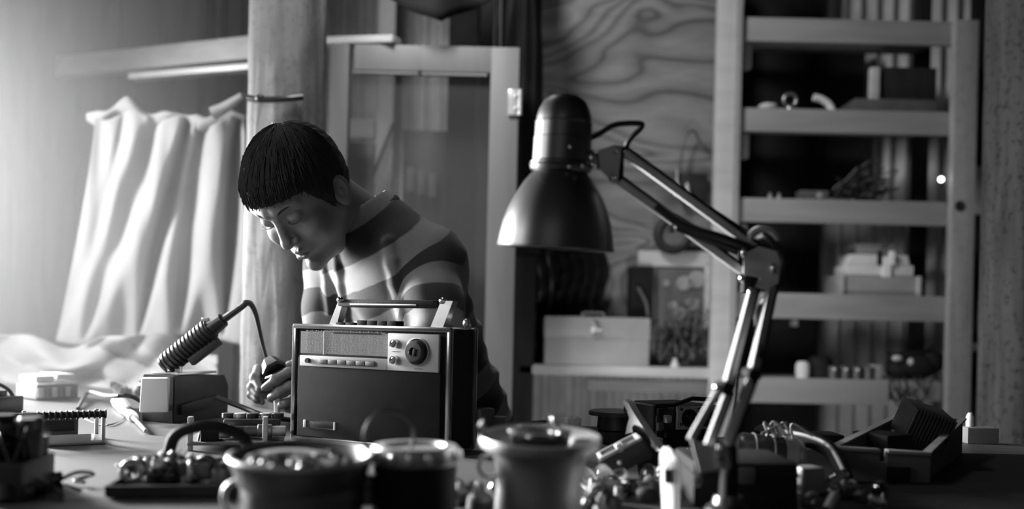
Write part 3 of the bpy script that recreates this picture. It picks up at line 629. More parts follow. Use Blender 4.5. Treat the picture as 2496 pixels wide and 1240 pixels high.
# --- head
E_(hp(-.012, .045, 0), [.097 * S_, .087 * S_, .075 * S_], HB, .01)
E_(hp(.036, .055, 0), [.052 * S_, .052 * S_, .060 * S_], HB, .02)
E_(hp(.028, -.012, 0), [.058 * S_, .080 * S_, .060 * S_], HB, .02)
for sg in (-1, 1):
    C_(hp(-.002, -.035, .052 * sg), hp(.040, -.078, .030 * sg), .020 * S_, .018 * S_, .018); C_(hp(.040, -.078, .030 * sg), hp(.072, -.084, 0), .018 * S_, .015 * S_, .014)
    E_(hp(.058, -.012, .041 * sg), [.027 * S_, .028 * S_, .024 * S_], HB, .016)
    C_(hp(.084, .050, .012 * sg), hp(.069, .052, .046 * sg), .0085 * S_, .0075 * S_, .014)
E_(hp(.074, -.044, 0), [.021 * S_, .022 * S_, .029 * S_], HB, .012)
E_(hp(.080, -.083, 0), [.014 * S_, .013 * S_, .016 * S_], HB, .012)
for sg in (-1, 1):                                   # eye sockets, lids with the lashes lowered
    E_(hp(.097, .028, .031 * sg), [.014 * S_, .011 * S_, .018 * S_], HB, .012, 'sub')
    E_(hp(.0725, .029, .031 * sg), [.0145 * S_, .0135 * S_, .0165 * S_], HB, .004)
C_(hp(.086, .032, 0), hp(.1015, -.004, 0), .0080 * S_, .0095 * S_, .010)
E_(hp(.1035, -.010, 0), [.0110 * S_, .0105 * S_, .0120 * S_], HB, .007)
for sg in (-1, 1):
    E_(hp(.094, -.014, .0130 * sg), [.0095 * S_, .0085 * S_, .0075 * S_], HB, .005)
    E_(hp(.099, -.0215, .0065 * sg), [.005 * S_, .004 * S_, .0032 * S_], HB, .002, 'sub')
for sg in (-1, 1):
    C_(hp(.0945, -.0385, .0035 * sg), hp(.082, -.0445, .022 * sg), .0058 * S_, .0028 * S_, .003)
C_(hp(.0935, -.0515, -.007), hp(.0935, -.0515, .007), .0062 * S_, .0062 * S_, .003)
for sg in (-1, 1): C_(hp(.0925, -.0515, .006 * sg), hp(.082, -.047, .020 * sg), .0058 * S_, .0028 * S_, .003)
for sg in (-1, 1): C_(hp(.101, -.0462, .0), hp(.0855, -.0462, .021 * sg), .0012 * S_, .0010 * S_, .0025, 'sub')
C_(hp(.093, -.064, -.010), hp(.093, -.064, .010), .004 * S_, .004 * S_, .006, 'sub')
for sg in (-1, 1):                                   # ears
    tl = .25; e1 = HU * math.cos(tl) - HF * math.sin(tl); e2 = HF * math.cos(tl) + HU * math.sin(tl); e3 = HL * sg
    e3 = e3 * .80 + e2 * .58; e3 /= np.linalg.norm(e3); e2 = np.cross(e1, e3)
    EB = np.array([e2, e1, e3]); c = hp(-.010, .004, .079 * sg)
    E_(c, [.0185 * S_, .029 * S_, .0075 * S_], EB, .006)
    E_(c + e3 * .0075 * S_ + e1 * .001, [.0115 * S_, .019 * S_, .006 * S_], EB, .003, 'sub')
    E_(c - e1 * .006 * S_ + e3 * .001, [.006 * S_, .008 * S_, .004 * S_], EB, .004)
    E_(c - e1 * .026 * S_, [.008 * S_, .008 * S_, .005 * S_], EB, .006)
# --- neck, chest, arms
C_(hp(-.030, -.020, 0), NB - NN * .02, .052 * S_, .056, .02); C_(hp(-.055, .01, 0), NB - NN * .02, .042, .052, .02)
E_(SH - bt_ * .09 , [.13, .13, .075], BB, .04); C_(SH - bt_ * .03, LSH - bt_ * .02, .036, .032, .03); C_(SH - bt_ * .03, RSH, .036, .034, .03)
E_(HP + bt_ * .09, [.13, .17, .085], BB, .04)
for a, b, c in ((LSH, LEL, LWR), (RSH, REL, RWR)): C_(a, b, .043, .036, .02); C_(b, c, .036, .024, .015)
# --- hands
def hand(palm_pts, fingers, thumb):
    G = Field((-.70, 1.62, .74), (-.28, 2.02, .96), h)
    for a, b, r0, r1 in palm_pts: G.cone(a, b, r0, r1, .012)
    for pts, r in fingers + [thumb]:
        r *= 1.09
        H_ = Field((-.70, 1.62, .74), (-.28, 2.02, .96), h)
        rs = [r * 1.06, r, r * .97, r * .82][:len(pts)] if len(pts) == 4 else [r * 1.1, r, r * .85]
        H_.chain(pts, rs, .003)
        for p in pts[1:-1]: H_.cone(p, p + .0008, r * 1.04, r * 1.04, .004)
        hh = np.clip(.5 + .5 * (H_.f - G.f) / .0022, 0, 1); G.f = H_.f * (1 - hh) + G.f * hh - .0022 * hh * (1 - hh)
    S = tuple(slice(int(round((G.lo[i] - F.lo[i]) / h)), int(round((G.lo[i] - F.lo[i]) / h)) + G.n[i]) for i in range(3))
    hh = np.clip(.5 + .5 * (G.f - F.f[S]) / .006, 0, 1); F.f[S] = G.f * (1 - hh) + F.f[S] * hh - .006 * hh * (1 - hh)
def fz(*t): return [A3(x, y, d) for x, y, d in t]
hand([(LWR, A3(735, 915, 1.90), .026, .020), (LWR, A3(735, 945, 1.89), .026, .022), (LWR, A3(738, 968, 1.895), .025, .020)],
     [(fz((734, 900, 1.89), (704, 908, 1.85), (672, 926, 1.835), (647, 945, 1.845)), .0092), (fz((738, 930, 1.885), (706, 942, 1.845), (681, 957, 1.835), (662, 969, 1.845)), .0095),
      (fz((742, 958, 1.89), (714, 974, 1.855), (697, 983, 1.845), (686, 988, 1.85)), .0088), (fz((744, 980, 1.895), (722, 990, 1.875), (710, 996, 1.865), (702, 998, 1.865)), .0076)],
     (fz((742, 908, 1.93), (708, 893, 1.925), (684, 902, 1.91)), .0095))
hand([(RWR, A3(660, 915, 1.96), .024, .018), (RWR, A3(660, 945, 1.96), .024, .020), (RWR, A3(668, 962, 1.955), .024, .018)],
     [(fz((656, 906, 1.955), (630, 900, 1.935), (621, 920, 1.90), (634, 946, 1.885)), .0086), (fz((652, 925, 1.955), (624, 923, 1.93), (615, 943, 1.90), (628, 962, 1.885)), .0088),
      (fz((655, 946, 1.955), (622, 946, 1.935), (614, 962, 1.905), (626, 975, 1.89)), .0082), (fz((660, 962, 1.955), (638, 966, 1.93), (630, 974, 1.91), (640, 980, 1.895)), .0070)],
     (fz((672, 912, 1.95), (655, 896, 1.93), (650, 908, 1.90)), .0092))
boy_org = np.array([HP[0], HP[1], 0.0])
boy = thing('person', 'boy in a striped knitted sweater bending over the bench with a tool in both hands', 'person', boy_org)
v, f = F.mesh(); np_mesh('body', v, f, 'skin', boy, boy_org)
# eyes: dark lash lines and brows
for sg in (-1, 1):
    m = MB(); m.tube([V(hp(.0835, .0225, .031 * sg - .0155)), V(hp(.0885, .0205, .031 * sg - .006)), V(hp(.0885, .0205, .031 * sg + .006)), V(hp(.0815, .0235, .031 * sg + .0165 * 1))] if sg > 0 else
           [V(hp(.0815, .0235, .031 * sg - .0165)), V(hp(.0885, .0205, .031 * sg - .006)), V(hp(.0885, .0205, .031 * sg + .006)), V(hp(.0835, .0225, .031 * sg + .0155))], .0010, 6)
    m.build('eyelashes', 'hair', boy, boy_org)
for sg in (-1, 1): m = MB(); m.tube([V(hp(.0915, .047, .014 * sg)), V(hp(.0895, .0535, .028 * sg)), V(hp(.0765, .0535, .047 * sg))], .0028, 6, 6, .0012); m.build('eyebrow', 'hair', boy, boy_org)
# --- hair
hh_ = .0026 / QUAL
G = Field(HC - .19, HC + .19, hh_); E_ = G.ell
E_(hp(-.016, .050, 0), [.106 * S_, .095 * S_, .086 * S_], HB, .01)
E_(hp(.038, .074, 0), [.052 * S_, .044 * S_, .062 * S_], HB, .02)
E_(hp(-.060, .005, 0), [.050 * S_, .060 * S_, .062 * S_], HB, .02)
for sg in (-1, 1):
    G.cone(hp(.026, .030, .071 * sg), hp(.017, -.012, .068 * sg), .014 * S_, .005 * S_, .012)   # sideburns
# carve: the face, the ears and everything below the hairline
g = np.meshgrid(*G.ax, indexing='ij'); q = [sum((g[j] - HC[j]) * HB[i][j] for j in range(3)) / HS for i in range(3)]
st = .0006 * np.sin(330 * q[2] + 60 * q[0] + 3 * np.sin(90 * q[1])) + .0006 * np.sin(520 * q[2] - 90 * q[1] + 2 * np.sin(70 * q[0]))
G.f += (st * HS).astype(np.float32)
line = np.interp(np.abs(q[2]), [0, .03, .055, .075, .09], [.070, .068, .064, .054, .050])
face = np.maximum(line - q[1] + .0022 * np.sin(230 * q[2]), .0) * 0 + (line - q[1]) + .003 * np.sin(210 * q[2] + 20 * q[0])
fr = np.interp(q[1], [-.12, -.01, .02, .045, .07], [.012, .014, .030, .044, .056])     # front limit of the side hair
cutf = np.minimum(q[0] - fr, line - q[1]) * HS        # in front of the temple and below the fringe
cutn = (-.050 - q[1] + .25 * (q[0] + .06)) * HS       # nape
G.f = np.maximum(G.f, np.maximum(cutf, cutn)).astype(np.float32)
for sg in (-1, 1): G.ell(hp(-.012, .000, .090 * sg), [.024 * S_, .034 * S_, .030 * S_], HB, .003, 'sub')
v, f = G.mesh(); hair = np_mesh('hair', v, f, 'hair', boy, boy_org)
from mathutils.bvhtree import BVHTree
bvh = BVHTree.FromPolygons([tuple(p) for p in v], [tuple(p) for p in f]); hc0 = hp(-.012, .050, 0)
m = MB(); rnd = random.Random(4); w0 = np.array([-.42, .90, .12])
for i in range(1500):                                 # short straight hair combed from the crown outward
    az = rnd.uniform(-1.9, 1.9); e_ = np.array([math.cos(az), -.35, math.sin(az)])
    t0 = rnd.uniform(.05, .8); t1 = t0 + rnd.uniform(.25, .5); pts = []; last = None
    for k in range(6):
        t = (t0 + (t1 - t0) * k / 5) * 1.75; dr = w0 * math.cos(t) + e_ * math.sin(t); dr = dr / np.linalg.norm(dr); dw = dr[0] * HF + dr[1] * HU + dr[2] * HL
        q_ = bvh.ray_cast(V(hc0 + dw * .3), V(-dw))
        if q_[0] is None: break
        dist = (q_[0] - V(hc0)).length
        if last is not None and dist < last - .012: break
        last = dist; pts.append(q_[0] + V(dw) * (.0012 + .0012 * k / 5) + V((rnd.gauss(0, .0006), rnd.gauss(0, .0006), rnd.gauss(0, .0006))))
    if len(pts) < 3: continue
    if len(pts) < 6: pts.append(pts[-1] + (pts[-1] - pts[-2]).normalized() * rnd.uniform(.002, .009))
    m.tube(pts, .0017, 4, 2, .0004)
m.build('hair_locks', 'hair', hair, boy_org)
# --- sweater
hs = .0040 / QUAL
W = Field((-.62, 1.60, .68), (.20, 2.30, 1.26), hs); E_ = W.ell; C_ = W.cone
E_(SH - bt_ * .085, [.165, .17, .108], BB, .04); E_(SH - bt_ * .20 + bf * .012, [.155, .17, .115], BB, .05); E_(HP + bt_ * .08, [.155, .20, .110], BB, .05); E_(HP + bt_ * -.02, [.15, .10, .112], BB, .03)
C_(SH + bt_ * .005, LSH, .066, .062, .04); C_(SH + bt_ * .005, RSH, .062, .060, .04); C_(NB - NN * .03, SH - bt_ * .12 - bf * .035, .068, .075, .05)
C_(NB, NB - NN * .03, .076, .080, .03); C_(NB - NN * .045, LSH - bf * .02 + bt_ * .005, .060, .052, .04)
for a, b, c in ((LSH, LEL, LWR), (RSH, REL, RWR)):
    n1 = (b - a); C_(a, a + n1 * .5, .064, .062, .03); C_(a + n1 * .5, b, .062, .058, .02); C_(b, b + (c - b) * .93, .057, .036, .02)
# soft folds
g = np.meshgrid(*W.ax, indexing='ij')
fa = sum((g[j] - SH[j]) * bl[j] for j in range(3)); fb = sum((g[j] - SH[j]) * bt_[j] for j in range(3))
W.f += (.0045 * np.sin(62 * fa + 5 * np.sin(11 * fb) + 1.0) * sstep((-fb - .03) / .12) + .003 * np.sin(110 * fb + 40 * fa + 3 * np.sin(30 * fa)) * sstep((-fb - .05) / .15)).astype(np.float32)
def surf(px, py):
    for i in range(1200):
        d = 1.62 + .0005 * i; p = np.array(P(px, py, d)); k = np.round((p - W.lo) / W.h).astype(int)
        if (k >= 0).all() and (k < W.n).all() and W.f[tuple(k)] < 0: return p
    return None
for line, rr, lift in ((((817, 606), (826, 650), (834, 700), (842, 745), (850, 800)), .010, -.002), (((946, 590), (955, 640), (965, 690), (973, 740), (986, 800)), .010, -.002), (((790, 640), (800, 700), (806, 760)), .007, .0)):
    q_ = [surf(*p) for p in line]; q_ = [p + np.array([-.3, -.9, 0]) * lift for p in q_ if p is not None]
    for p0, p1 in zip(q_, q_[1:]): C_(p0, p1, rr, rr, .014)
W.cone(NB + NN * .004, NB + NN * .12, .066, .068, .004, 'sub'); W.cone(NB - NN * .03, NB + NN * .01, .058, .066, .004, 'sub')
v, f = W.mesh()
def seg_t(v, a, b):
    ab = b - a; t = (v - a) @ ab / (ab @ ab); return t, np.linalg.norm(v - a - np.clip(t, 0, 1)[:, None] * ab, axis=1)
ts = bt_ + np.array([-.26, 0, 0]); ts /= np.linalg.norm(ts); tor = -((v - NB0) @ ts)
s = tor.copy()
for a, b, c in ((LSH, LEL, LWR), (RSH, REL, RWR)):
    t, d = seg_t(v, a, b); u, e = seg_t(v, b, c); L1 = np.linalg.norm(b - a); L2 = np.linalg.norm(c - b)
    base = -((a - NB0) @ ts) - .02
    sl_ = base + np.where(e < d, L1 + np.clip(u, 0, 2) * L2, t * L1)
    wgt = sstep((.082 - np.minimum(d, e)) / .02) * sstep((t + .15) / .35)
    s = s * (1 - wgt) + sl_ * wgt
sw = np_mesh('sweater', v, f, 'knit', boy, boy_org, (s + .030) / .108)
m = MB(); F4 = M((V(bl), V(bf), V(bt_))).transposed()
c1 = np.cross(NN, [0, 1, 0]); c1 /= np.linalg.norm(c1); c2 = np.cross(NN, c1)
ring = [V(NB + NN * .006 + .0715 * (math.cos(q_) * c1 + math.sin(q_) * c2)) for q_ in [2 * math.pi * i / 40 for i in range(41)]]
m.tube(ring, .0125, 10, 0); MT['collar'] = mat('dark_ribbed_knit', .02, .95, 0, .2, 40, .6, 160); m.build('collar', 'collar', sw, boy_org, 80)
# --- trousers and shoes, below the bench top
m = MB(); m.tube([V(HP + bt_ * .02), V((HP[0] + .03, HP[1] + .02, .68)), V((HP[0] + .03, HP[1] + .02, .62))], .125, 20, 4, .11)
for sg in (-1, 1): q = V(HP) + V(bl) * .085 * sg; m.tube([V((q.x + .03, q.y + .02, .66)), V((q.x + .03, q.y + .03, .42)), V((q.x + .05, q.y + .05, .10))], .085, 16, 5, .055)
m.build('trousers', 'trousers', boy, boy_org, 80)
for sg in (-1, 1): q = V(HP) + V(bl) * .085 * sg + V((.05, .05, 0)); q.z = .05; m = MB(); m.ball(q + V((-.05, -.04, 0)), (.115, .045, .05), RZ(math.atan2(.64, .77))); m.build('shoe', 'blackmat', boy, boy_org)
# --- the tool in his hands
to = V(A3(668, 930, 1.885)); tl = thing('hand_tool', 'dark faceted hand tool with a white tip gripped in the hands of the boy', 'tool', to)
m = MB(); m.cyl(P(655, 878, 1.895), P(672, 905, 1.875), .017, .027, 7, .004); m.cyl(P(672, 905, 1.875), P(690, 940, 1.88), .027, .02, 7, .003); m.build('handle', 'rubber', tl, to)
m = MB(); m.cyl(P(674, 970, 1.86), P(676, 1008, 1.86), .006, .0065, 14); m.build('tip', 'white', tl, to)
# ------------------------------------------------------------------ the radio
ra, rb = T(706, 1073), T(1094, 1112)
RW = (rb - ra).length; rth = math.atan2(rb.y - ra.y, rb.x - ra.x); RH = .212; RD = .088
rd = thing('radio', 'vintage portable radio with pale tuning panel and carrying handle in the middle of the bench', 'radio', ra, rth)
m = MB(); m.box((RW / 2, RD / 2 + .004, RH / 2 + .002), (RW - .012, RD - .004, RH - .008), None, .004); m.build('case', 'leather', rd)
m = MB()                                              # metal edging round front and back
for y in (.004, RD):
    for z in (.006, RH - .004): m.beam((0.002, y, z), (RW - .002, y, z), .010, .009, (0, 0, 1), .0025)
    for x in (.005, RW - .005): m.beam((x, y, .003), (x, y, RH - .001), .009, .009, (0, 1, 0), .0025)
m.build('edging', 'radiotrim', rd)
px0, px1 = .020, RW - .022; sw_ = RW / 388.0
m = MB(); m.box((RW / 2, .0, .0735), (px1 - px0 + .006, .006, .125), None, .002); m.build('speaker_grille', 'grille', rd)
dz0, dz1 = .137, RH - .012; xs = px0 + (px1 - px0) * .655
m = MB(); m.box(((xs + px1) / 2, -.001, (dz0 + dz1) / 2), (px1 - xs, .006, dz1 - dz0), None, .001); m.build('control_panel', 'alu', rd)
m = MB(); m.box(((px0 + xs) / 2, .0, dz0 + .0095), (xs - px0 - .003, .006, .019), None, .001); m.build('name_strip', 'alu', rd)
dl = MB(); dl.box(((px0 + xs) / 2, .001, (dz0 + dz1) / 2 + .011), (xs - px0 - .004, .006, dz1 - dz0 - .024)); dl = dl.build('tuning_dial', 'dial', rd)
m = MB()
for i in range(9):
    z = dz0 + .026 + i * .0046; x0 = px0 + .012
    m.box(((x0 + xs - .006) / 2, -.0023, z), (xs - x0 - .008, .0006, .0005))
    rr = random.Random(i)
    for j in range(26): x = x0 + .004 + (xs - x0 - .014) * (j + rr.uniform(0, .5)) / 26; m.box((x, -.0024, z + .0013), (.0006 if j % 3 else .0026, .0006, .0020 if j % 3 else .0010))
m.build('scale_marks', 'alu', dl, None)
m = MB(); m.box((px0 + .055, -.0028, (dz0 + dz1) / 2 + .011), (.0012, .0008, .042)); m.build('pointer', 'white', dl)
m = MB(); m.box(((px0 + xs) / 2 + .03, -.0022, dz1 - .002), (xs - px0 - .09, .002, .0022)); m.build('slot', 'blackmat', dl)
m = MB(); m.box((px0 + (xs - px0) * .56, -.004, dz0 + .0095), ((xs - px0) * .60, .004, .0095), None, .001)
m.build('switch_strip', 'midgrey', rd)
for i in range(6): m = MB(); m.box((px0 + (xs - px0) * (.30 + .105 * i), -.0065, dz0 + .0095), (.019, .004, .0075), None, .0012); m.build('button', 'midgrey', rd)
m = MB(); m.cyl((px0 + .021, -.002, dz0 + .010), (px0 + .021, -.008, dz0 + .010), .0045); m.build('jack', 'dark', rd)
for z, l in ((dz1 - .017, 'upper'), (dz0 + .018, 'lower')):
    q = V((xs + .016, -.003, z)); m = MB(); m.cyl(q, q + V((0, -.010, 0)), .0078, .0068, 20); m.box(q + V((0, -.012, 0)), (.003, .005, .012), M.Rotation(.6, 3, 'Y'), .0008); m.build('knob', 'chrome', rd)
    m = MB(); m.box(q + V((.002, -.0012, -.014 if l == 'upper' else .014)), (.016, .0006, .0012)); m.build('knob_caption', 'midgrey', rd)
q = V((xs + (px1 - xs) * .60, -.004, (dz0 + dz1) / 2 + .002)); kn = MB(); kn.lathe([(0, 0), (.0225, 0), (.0225, .004), (.0215, .006), (.0205, .0045), (.019, .0045), (.0185, .012), (.016, .015), (.0075, .0155), (.0065, .011), (0, .011)], q, (0, -1, 0), 40); kn = kn.build('tuning_knob', 'dark', rd)
m = MB(); m.torus(q + V((0, -.003, 0)), (0, 1, 0), .0225, .0011); m.build('knob_ring', 'steel', kn)
m = MB(); m.box(q + V((.004, -.0165, -.001)), (.006, .003, .012), M.Rotation(.2, 3, 'Y'), .001); m.ball(q + V((-.006, -.015, -.002)), .003); m.build('finger_grip', 'blackmat', kn)
m = MB(); m.box((xs + (px1 - xs) * .62, -.0042, dz0 + .005), (.016, .0006, .0016)); m.build('knob_caption', 'midgrey', rd)
bx = .072; m = MB(); m.box((bx, -.005, .034), (.068, .003, .0135), None, .001); bd = m.build('badge', 'dark', rd)
m = MB()
for dz in (-1, 1): m.beam((bx - .034, -.0062, .034 + dz * .0062), (bx + .034, -.0062, .034 + dz * .0062), .0015, .0018)
m.build('badge_rim', 'radiotrim', bd)
m = MB(); m.box((bx - .0325, -.0065, .034), (.006, .003, .0135), None, .0008); m.box((bx + .0335, -.0065, .034), (.003, .003, .0135)); m.build('badge_end', 'white', bd)
# handle with two raked brackets and a padded bar
hz = RH + .043
m = MB()
for x, w, s in ((.070, .016, 1), (RW - .050, .030, 1)):
    m = MB(); m.prism([(x - .012, .030, RH - .004), (x + w * .5 - .002, .030, RH - .004), (x + w * .9 + .006, .030, hz + .002), (x + .010, .030, hz + .002)], (0, .018, 0))
    hbk = m.build('handle_bracket', 'steel', rd); m = MB(); m.ball((x + .012, .032, hz + .002), (.007, .006, .006)); m.build('pivot', 'chrome', hbk)
m = MB(); m.box((RW / 2 + .012, .039, hz - .004), (RW - .130, .020, .014), None, .005); hb = m.build('handle_bar', 'leather', rd)
m = MB(); m.box((RW / 2 + .010, .0275, hz - .006), (RW - .195, .0025, .0035), None, .001); m.build('trim_line', 'steel', hb)
for i in range(6): m = MB(); k = .001 if i < 2 else .004; m.box((.086 + .0215 * i + (.004 if i > 1 else 0), .040, RH + k), (.020, .024, .006 + k), None, .001); m.build('key_button', 'blackmat', rd)
m = MB(); m.ball((RW - .004, .055, RH + .008), (.006, .006, .008)); m.tube([(RW - .004, .055, RH + .004), (RW - .01, .075, RH + .004)], .004); m.build('aerial_stub', 'steel', rd)
for x in (.02, RW - .02): m = MB(); m.box((x, .045, .002), (.02, .05, .004)); m.build('foot', 'rubber', rd)
# ------------------------------------------------------------------ the desk lamp
LD = 1.25; LB = 1.03
lamp = thing('desk_lamp', 'black sprung-arm desk lamp with bell shade in the right foreground', 'lamp', (P(1775, 1240, LB).x, LB, TZ)); lo = lamp.location.copy()
s = LD / FPX; axv = (P(1378, 238, LD) - P(1354, 610, LD)); axv.y = -.015; axv.normalize(); rim = P(1354, 603, LD)
prof = [(141, -4), (143, 0), (141, 8), (138, 28), (132, 58), (121, 92), (106, 124), (88, 154), (72, 174), (63, 184)]
m = MB(); m.lathe([(r * s, z * s) for r, z in prof] + [(r * s - .0018, z * s) for r, z in prof[::-1]], rim, axv, 72, True); m.build('shade', 'black', lamp, lo)
prof = [(60, 180), (72, 184), (75, 190), (75, 203), (70, 208), (70, 262), (68.5, 264), (68.5, 298), (70, 300), (67, 302), (66, 312), (61, 332), (50, 352), (34, 364), (14, 369), (0, 370)]
cp = MB(); cp.lathe([(r * s, z * s) for r, z in prof], rim, axv, 64); cp = cp.build('lamp_cap', 'black', lamp, lo)
m = MB(); m.torus(rim + axv * 197 * s, axv, 74.5 * s, 3.0 * s, 64, 8); m.build('collar_ring', 'dark', cp, lo)
m = MB()
for (x, y) in ((1390, 358), (1388, 407), (1420, 405)): q = P(x, y, LD - .048); m.ball(q, (.003, .005, .003))
m.build('rivet', 'steel', cp, lo)
m = MB(); q = rim + axv * 150 * s; m.ball(q - axv * .025, (.024, .024, .03)); m.cyl(q, q + axv * .035, .013); m.build('bulb', 'glass', lamp, lo)
y0 = LD - .006
m = MB(); m.ball(P(1441, 387, y0 - .012), (.007, .008, .012)); m.cyl(P(1425, 386, y0), P(1462, 388, y0), .008); m.build('swivel_nut', 'chrome', lamp, lo)
m = MB(); m.prism([P(x, y, y0 - .010) for x, y in ((1456, 372), (1474, 372), (1488, 380), (1489, 390), (1476, 405), (1458, 406))], (0, .02, 0)); m.build('swivel_block', 'blackmat', lamp, lo)
m = MB()
for dy in (-.012, .010): m.prism([P(x, y, y0 + dy) for x, y in ((1458, 366), (1498, 352), (1515, 354), (1514, 372), (1506, 445), (1498, 450), (1462, 412))], (0, .0025, 0))
hd = m.build('head_bracket', 'armm', lamp, lo)
for (x, y) in ((1504, 369), (1492, 434)): m = MB(); q = P(x, y, y0 - .013); m.cyl(q, q + V((0, -.004, 0)), .0058, .0052, 6); m.ball(q + V((0, -.004, 0)), .0036); m.build('bolt', 'chrome', hd, lo)
m = MB(); m.prism([P(x, y, y0 - .004) for x, y in ((1512, 352), (1522, 360), (1520, 432), (1507, 446))], (0, .01, 0)); m.build('spacer', 'blackmat', lamp, lo)
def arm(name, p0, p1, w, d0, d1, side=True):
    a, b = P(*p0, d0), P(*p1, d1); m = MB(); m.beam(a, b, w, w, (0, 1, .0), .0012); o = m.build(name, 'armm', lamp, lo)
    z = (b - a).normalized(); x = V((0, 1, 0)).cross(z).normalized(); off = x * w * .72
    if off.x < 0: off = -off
    m = MB(); m.beam(a + off + V((0, .003, 0)), b + off + V((0, .003, 0)), w * .45, w * .9, (0, 1, 0), .001); m.build('arm_shade_side', 'blackmat', o, lo)  # black bar paints the shaded right side of each rod
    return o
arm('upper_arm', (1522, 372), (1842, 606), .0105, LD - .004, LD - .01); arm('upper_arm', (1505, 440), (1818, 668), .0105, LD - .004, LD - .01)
m = MB(); m.tube([P(1600, 500, LD - .012), P(1645, 535, LD - .014), P(1700, 562, LD - .016), P(1760, 580, LD - .016), P(1825, 604, LD - .012)], .0065, 10); m.tube([P(1650, 552, LD - .01), P(1720, 580, LD - .012), P(1800, 612, LD - .01)], .0065, 10); m.build('spring', 'rubber', lamp, lo)
m = MB(); m.tube([P(1634, 548, LD - .022), P(1636, 568, LD - .022)], .004); m.build('spring_hook', 'steel', lamp, lo)
ye = LD - .01
m = MB()
for dy in (-.016, .012): m.prism([P(x, y, ye + dy) for x, y in ((1812, 620), (1850, 600), (1893, 612), (1902, 640), (1897, 690), (1868, 706), (1840, 700), (1852, 676), (1812, 668))], (0, .0028, 0))
el = m.build('elbow_plate', 'armm', lamp, lo)
for (x, y) in ((1884, 654), (1812, 616), (1808, 678), (1829, 712)): m = MB(); q = P(x, y, ye - .019); m.ball(q, (.004, .004, .007)); m.build('bolt', 'chrome', el, lo)
m = MB(); m.prism([P(x, y, ye - .012) for x, y in ((1815, 672), (1857, 680), (1846, 712), (1812, 712))], (0, .02, 0)); m.build('elbow_block', 'blackmat', lamp, lo); m = MB(); m.prism([P(x, y, ye - .01) for x, y in ((1822, 598), (1870, 596), (1880, 618), (1830, 624))], (0, .016, 0)); m.build('elbow_block', 'blackmat', lamp, lo)
m = MB(); m.torus(P(1858, 592, ye), (0, 1, 0), .019, .0055, 20, 8, (0.1, 3.0)); m.build('pulley_guard', 'armm', lamp, lo)
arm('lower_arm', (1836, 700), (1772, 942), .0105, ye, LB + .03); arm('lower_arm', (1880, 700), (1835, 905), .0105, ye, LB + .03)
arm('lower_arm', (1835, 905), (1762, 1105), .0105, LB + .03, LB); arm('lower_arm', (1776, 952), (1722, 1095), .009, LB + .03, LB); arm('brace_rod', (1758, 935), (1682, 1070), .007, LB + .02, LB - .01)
m = MB(); m.cyl(P(1768, 945, LB + .022) + V((0, -.014, 0)), P(1768, 945, LB + .022) + V((0, .02, 0)), .008); m.cyl(P(1832, 912, LB + .022) + V((0, -.014, 0)), P(1832, 912, LB + .022) + V((0, .02, 0)), .008); m.build('joint_pin', 'blackmat', lamp, lo)
m = MB(); m.ball(P(1749, 944, LB + .0), (.005, .005, .006)); m.build('wing_nut', 'chrome', lamp, lo)
m = MB(); m.ball(P(1754, 1103, LB - .018), (.006, .006, .014)); m.cyl(P(1753, 1108, LB - .018), P(1754, 1138, LB - .018), .0045); m.build('wing_nut', 'chrome', lamp, lo)
m = MB(); m.ball(P(1699, 1166, LB - .02), (.005, .005, .009)); m.build('wing_nut', 'chrome', lamp, lo)
m = MB()
for dy in (-.016, .012): m = MB(); m.prism([P(x, y, LB + dy) for x, y in ((1684, 1072), (1762, 1092), (1780, 1140), (1704, 1152))], (0, .0028, 0)); m.build('base_bracket', 'armm', lamp, lo)
m = MB(); m.cyl((lo.x, LB, TZ + .02), P(1778, 1085, LB), .0105, .009); m.build('post', 'blackmat', lamp, lo)
m = MB(); m.lathe([(0, 0), (.026, 0), (.027, .006), (.026, .016), (.018, .022), (.016, .03), (0, .03)], (lo.x, LB, TZ), n=48); m.build('base', 'black', lamp, lo)
m = MB(); m.tube([P(1432, 338, LD + .01), P(1462, 325, LD), P(1500, 304, LD - .004), P(1558, 301, LD), P(1562, 312, LD), P(1538, 336, LD), P(1528, 362, LD + .004), P(1560, 392, LD + .012), P(1700, 490, LD + .012), P(1830, 572, LD + .01), P(1868, 575, LD - .01), P(1905, 620, LD - .012), P(1903, 665, LD - .012), P(1880, 715, LD - .01), P(1846, 760, LD - .005), P(1850, 860, LB + .06), P(1800, 1000, LB + .03), P(1779, 1120, LB + .02), P(1779, 1230, LB + .015)], .0042, 8, 8); m.build('flex', 'rubber', lamp, lo)
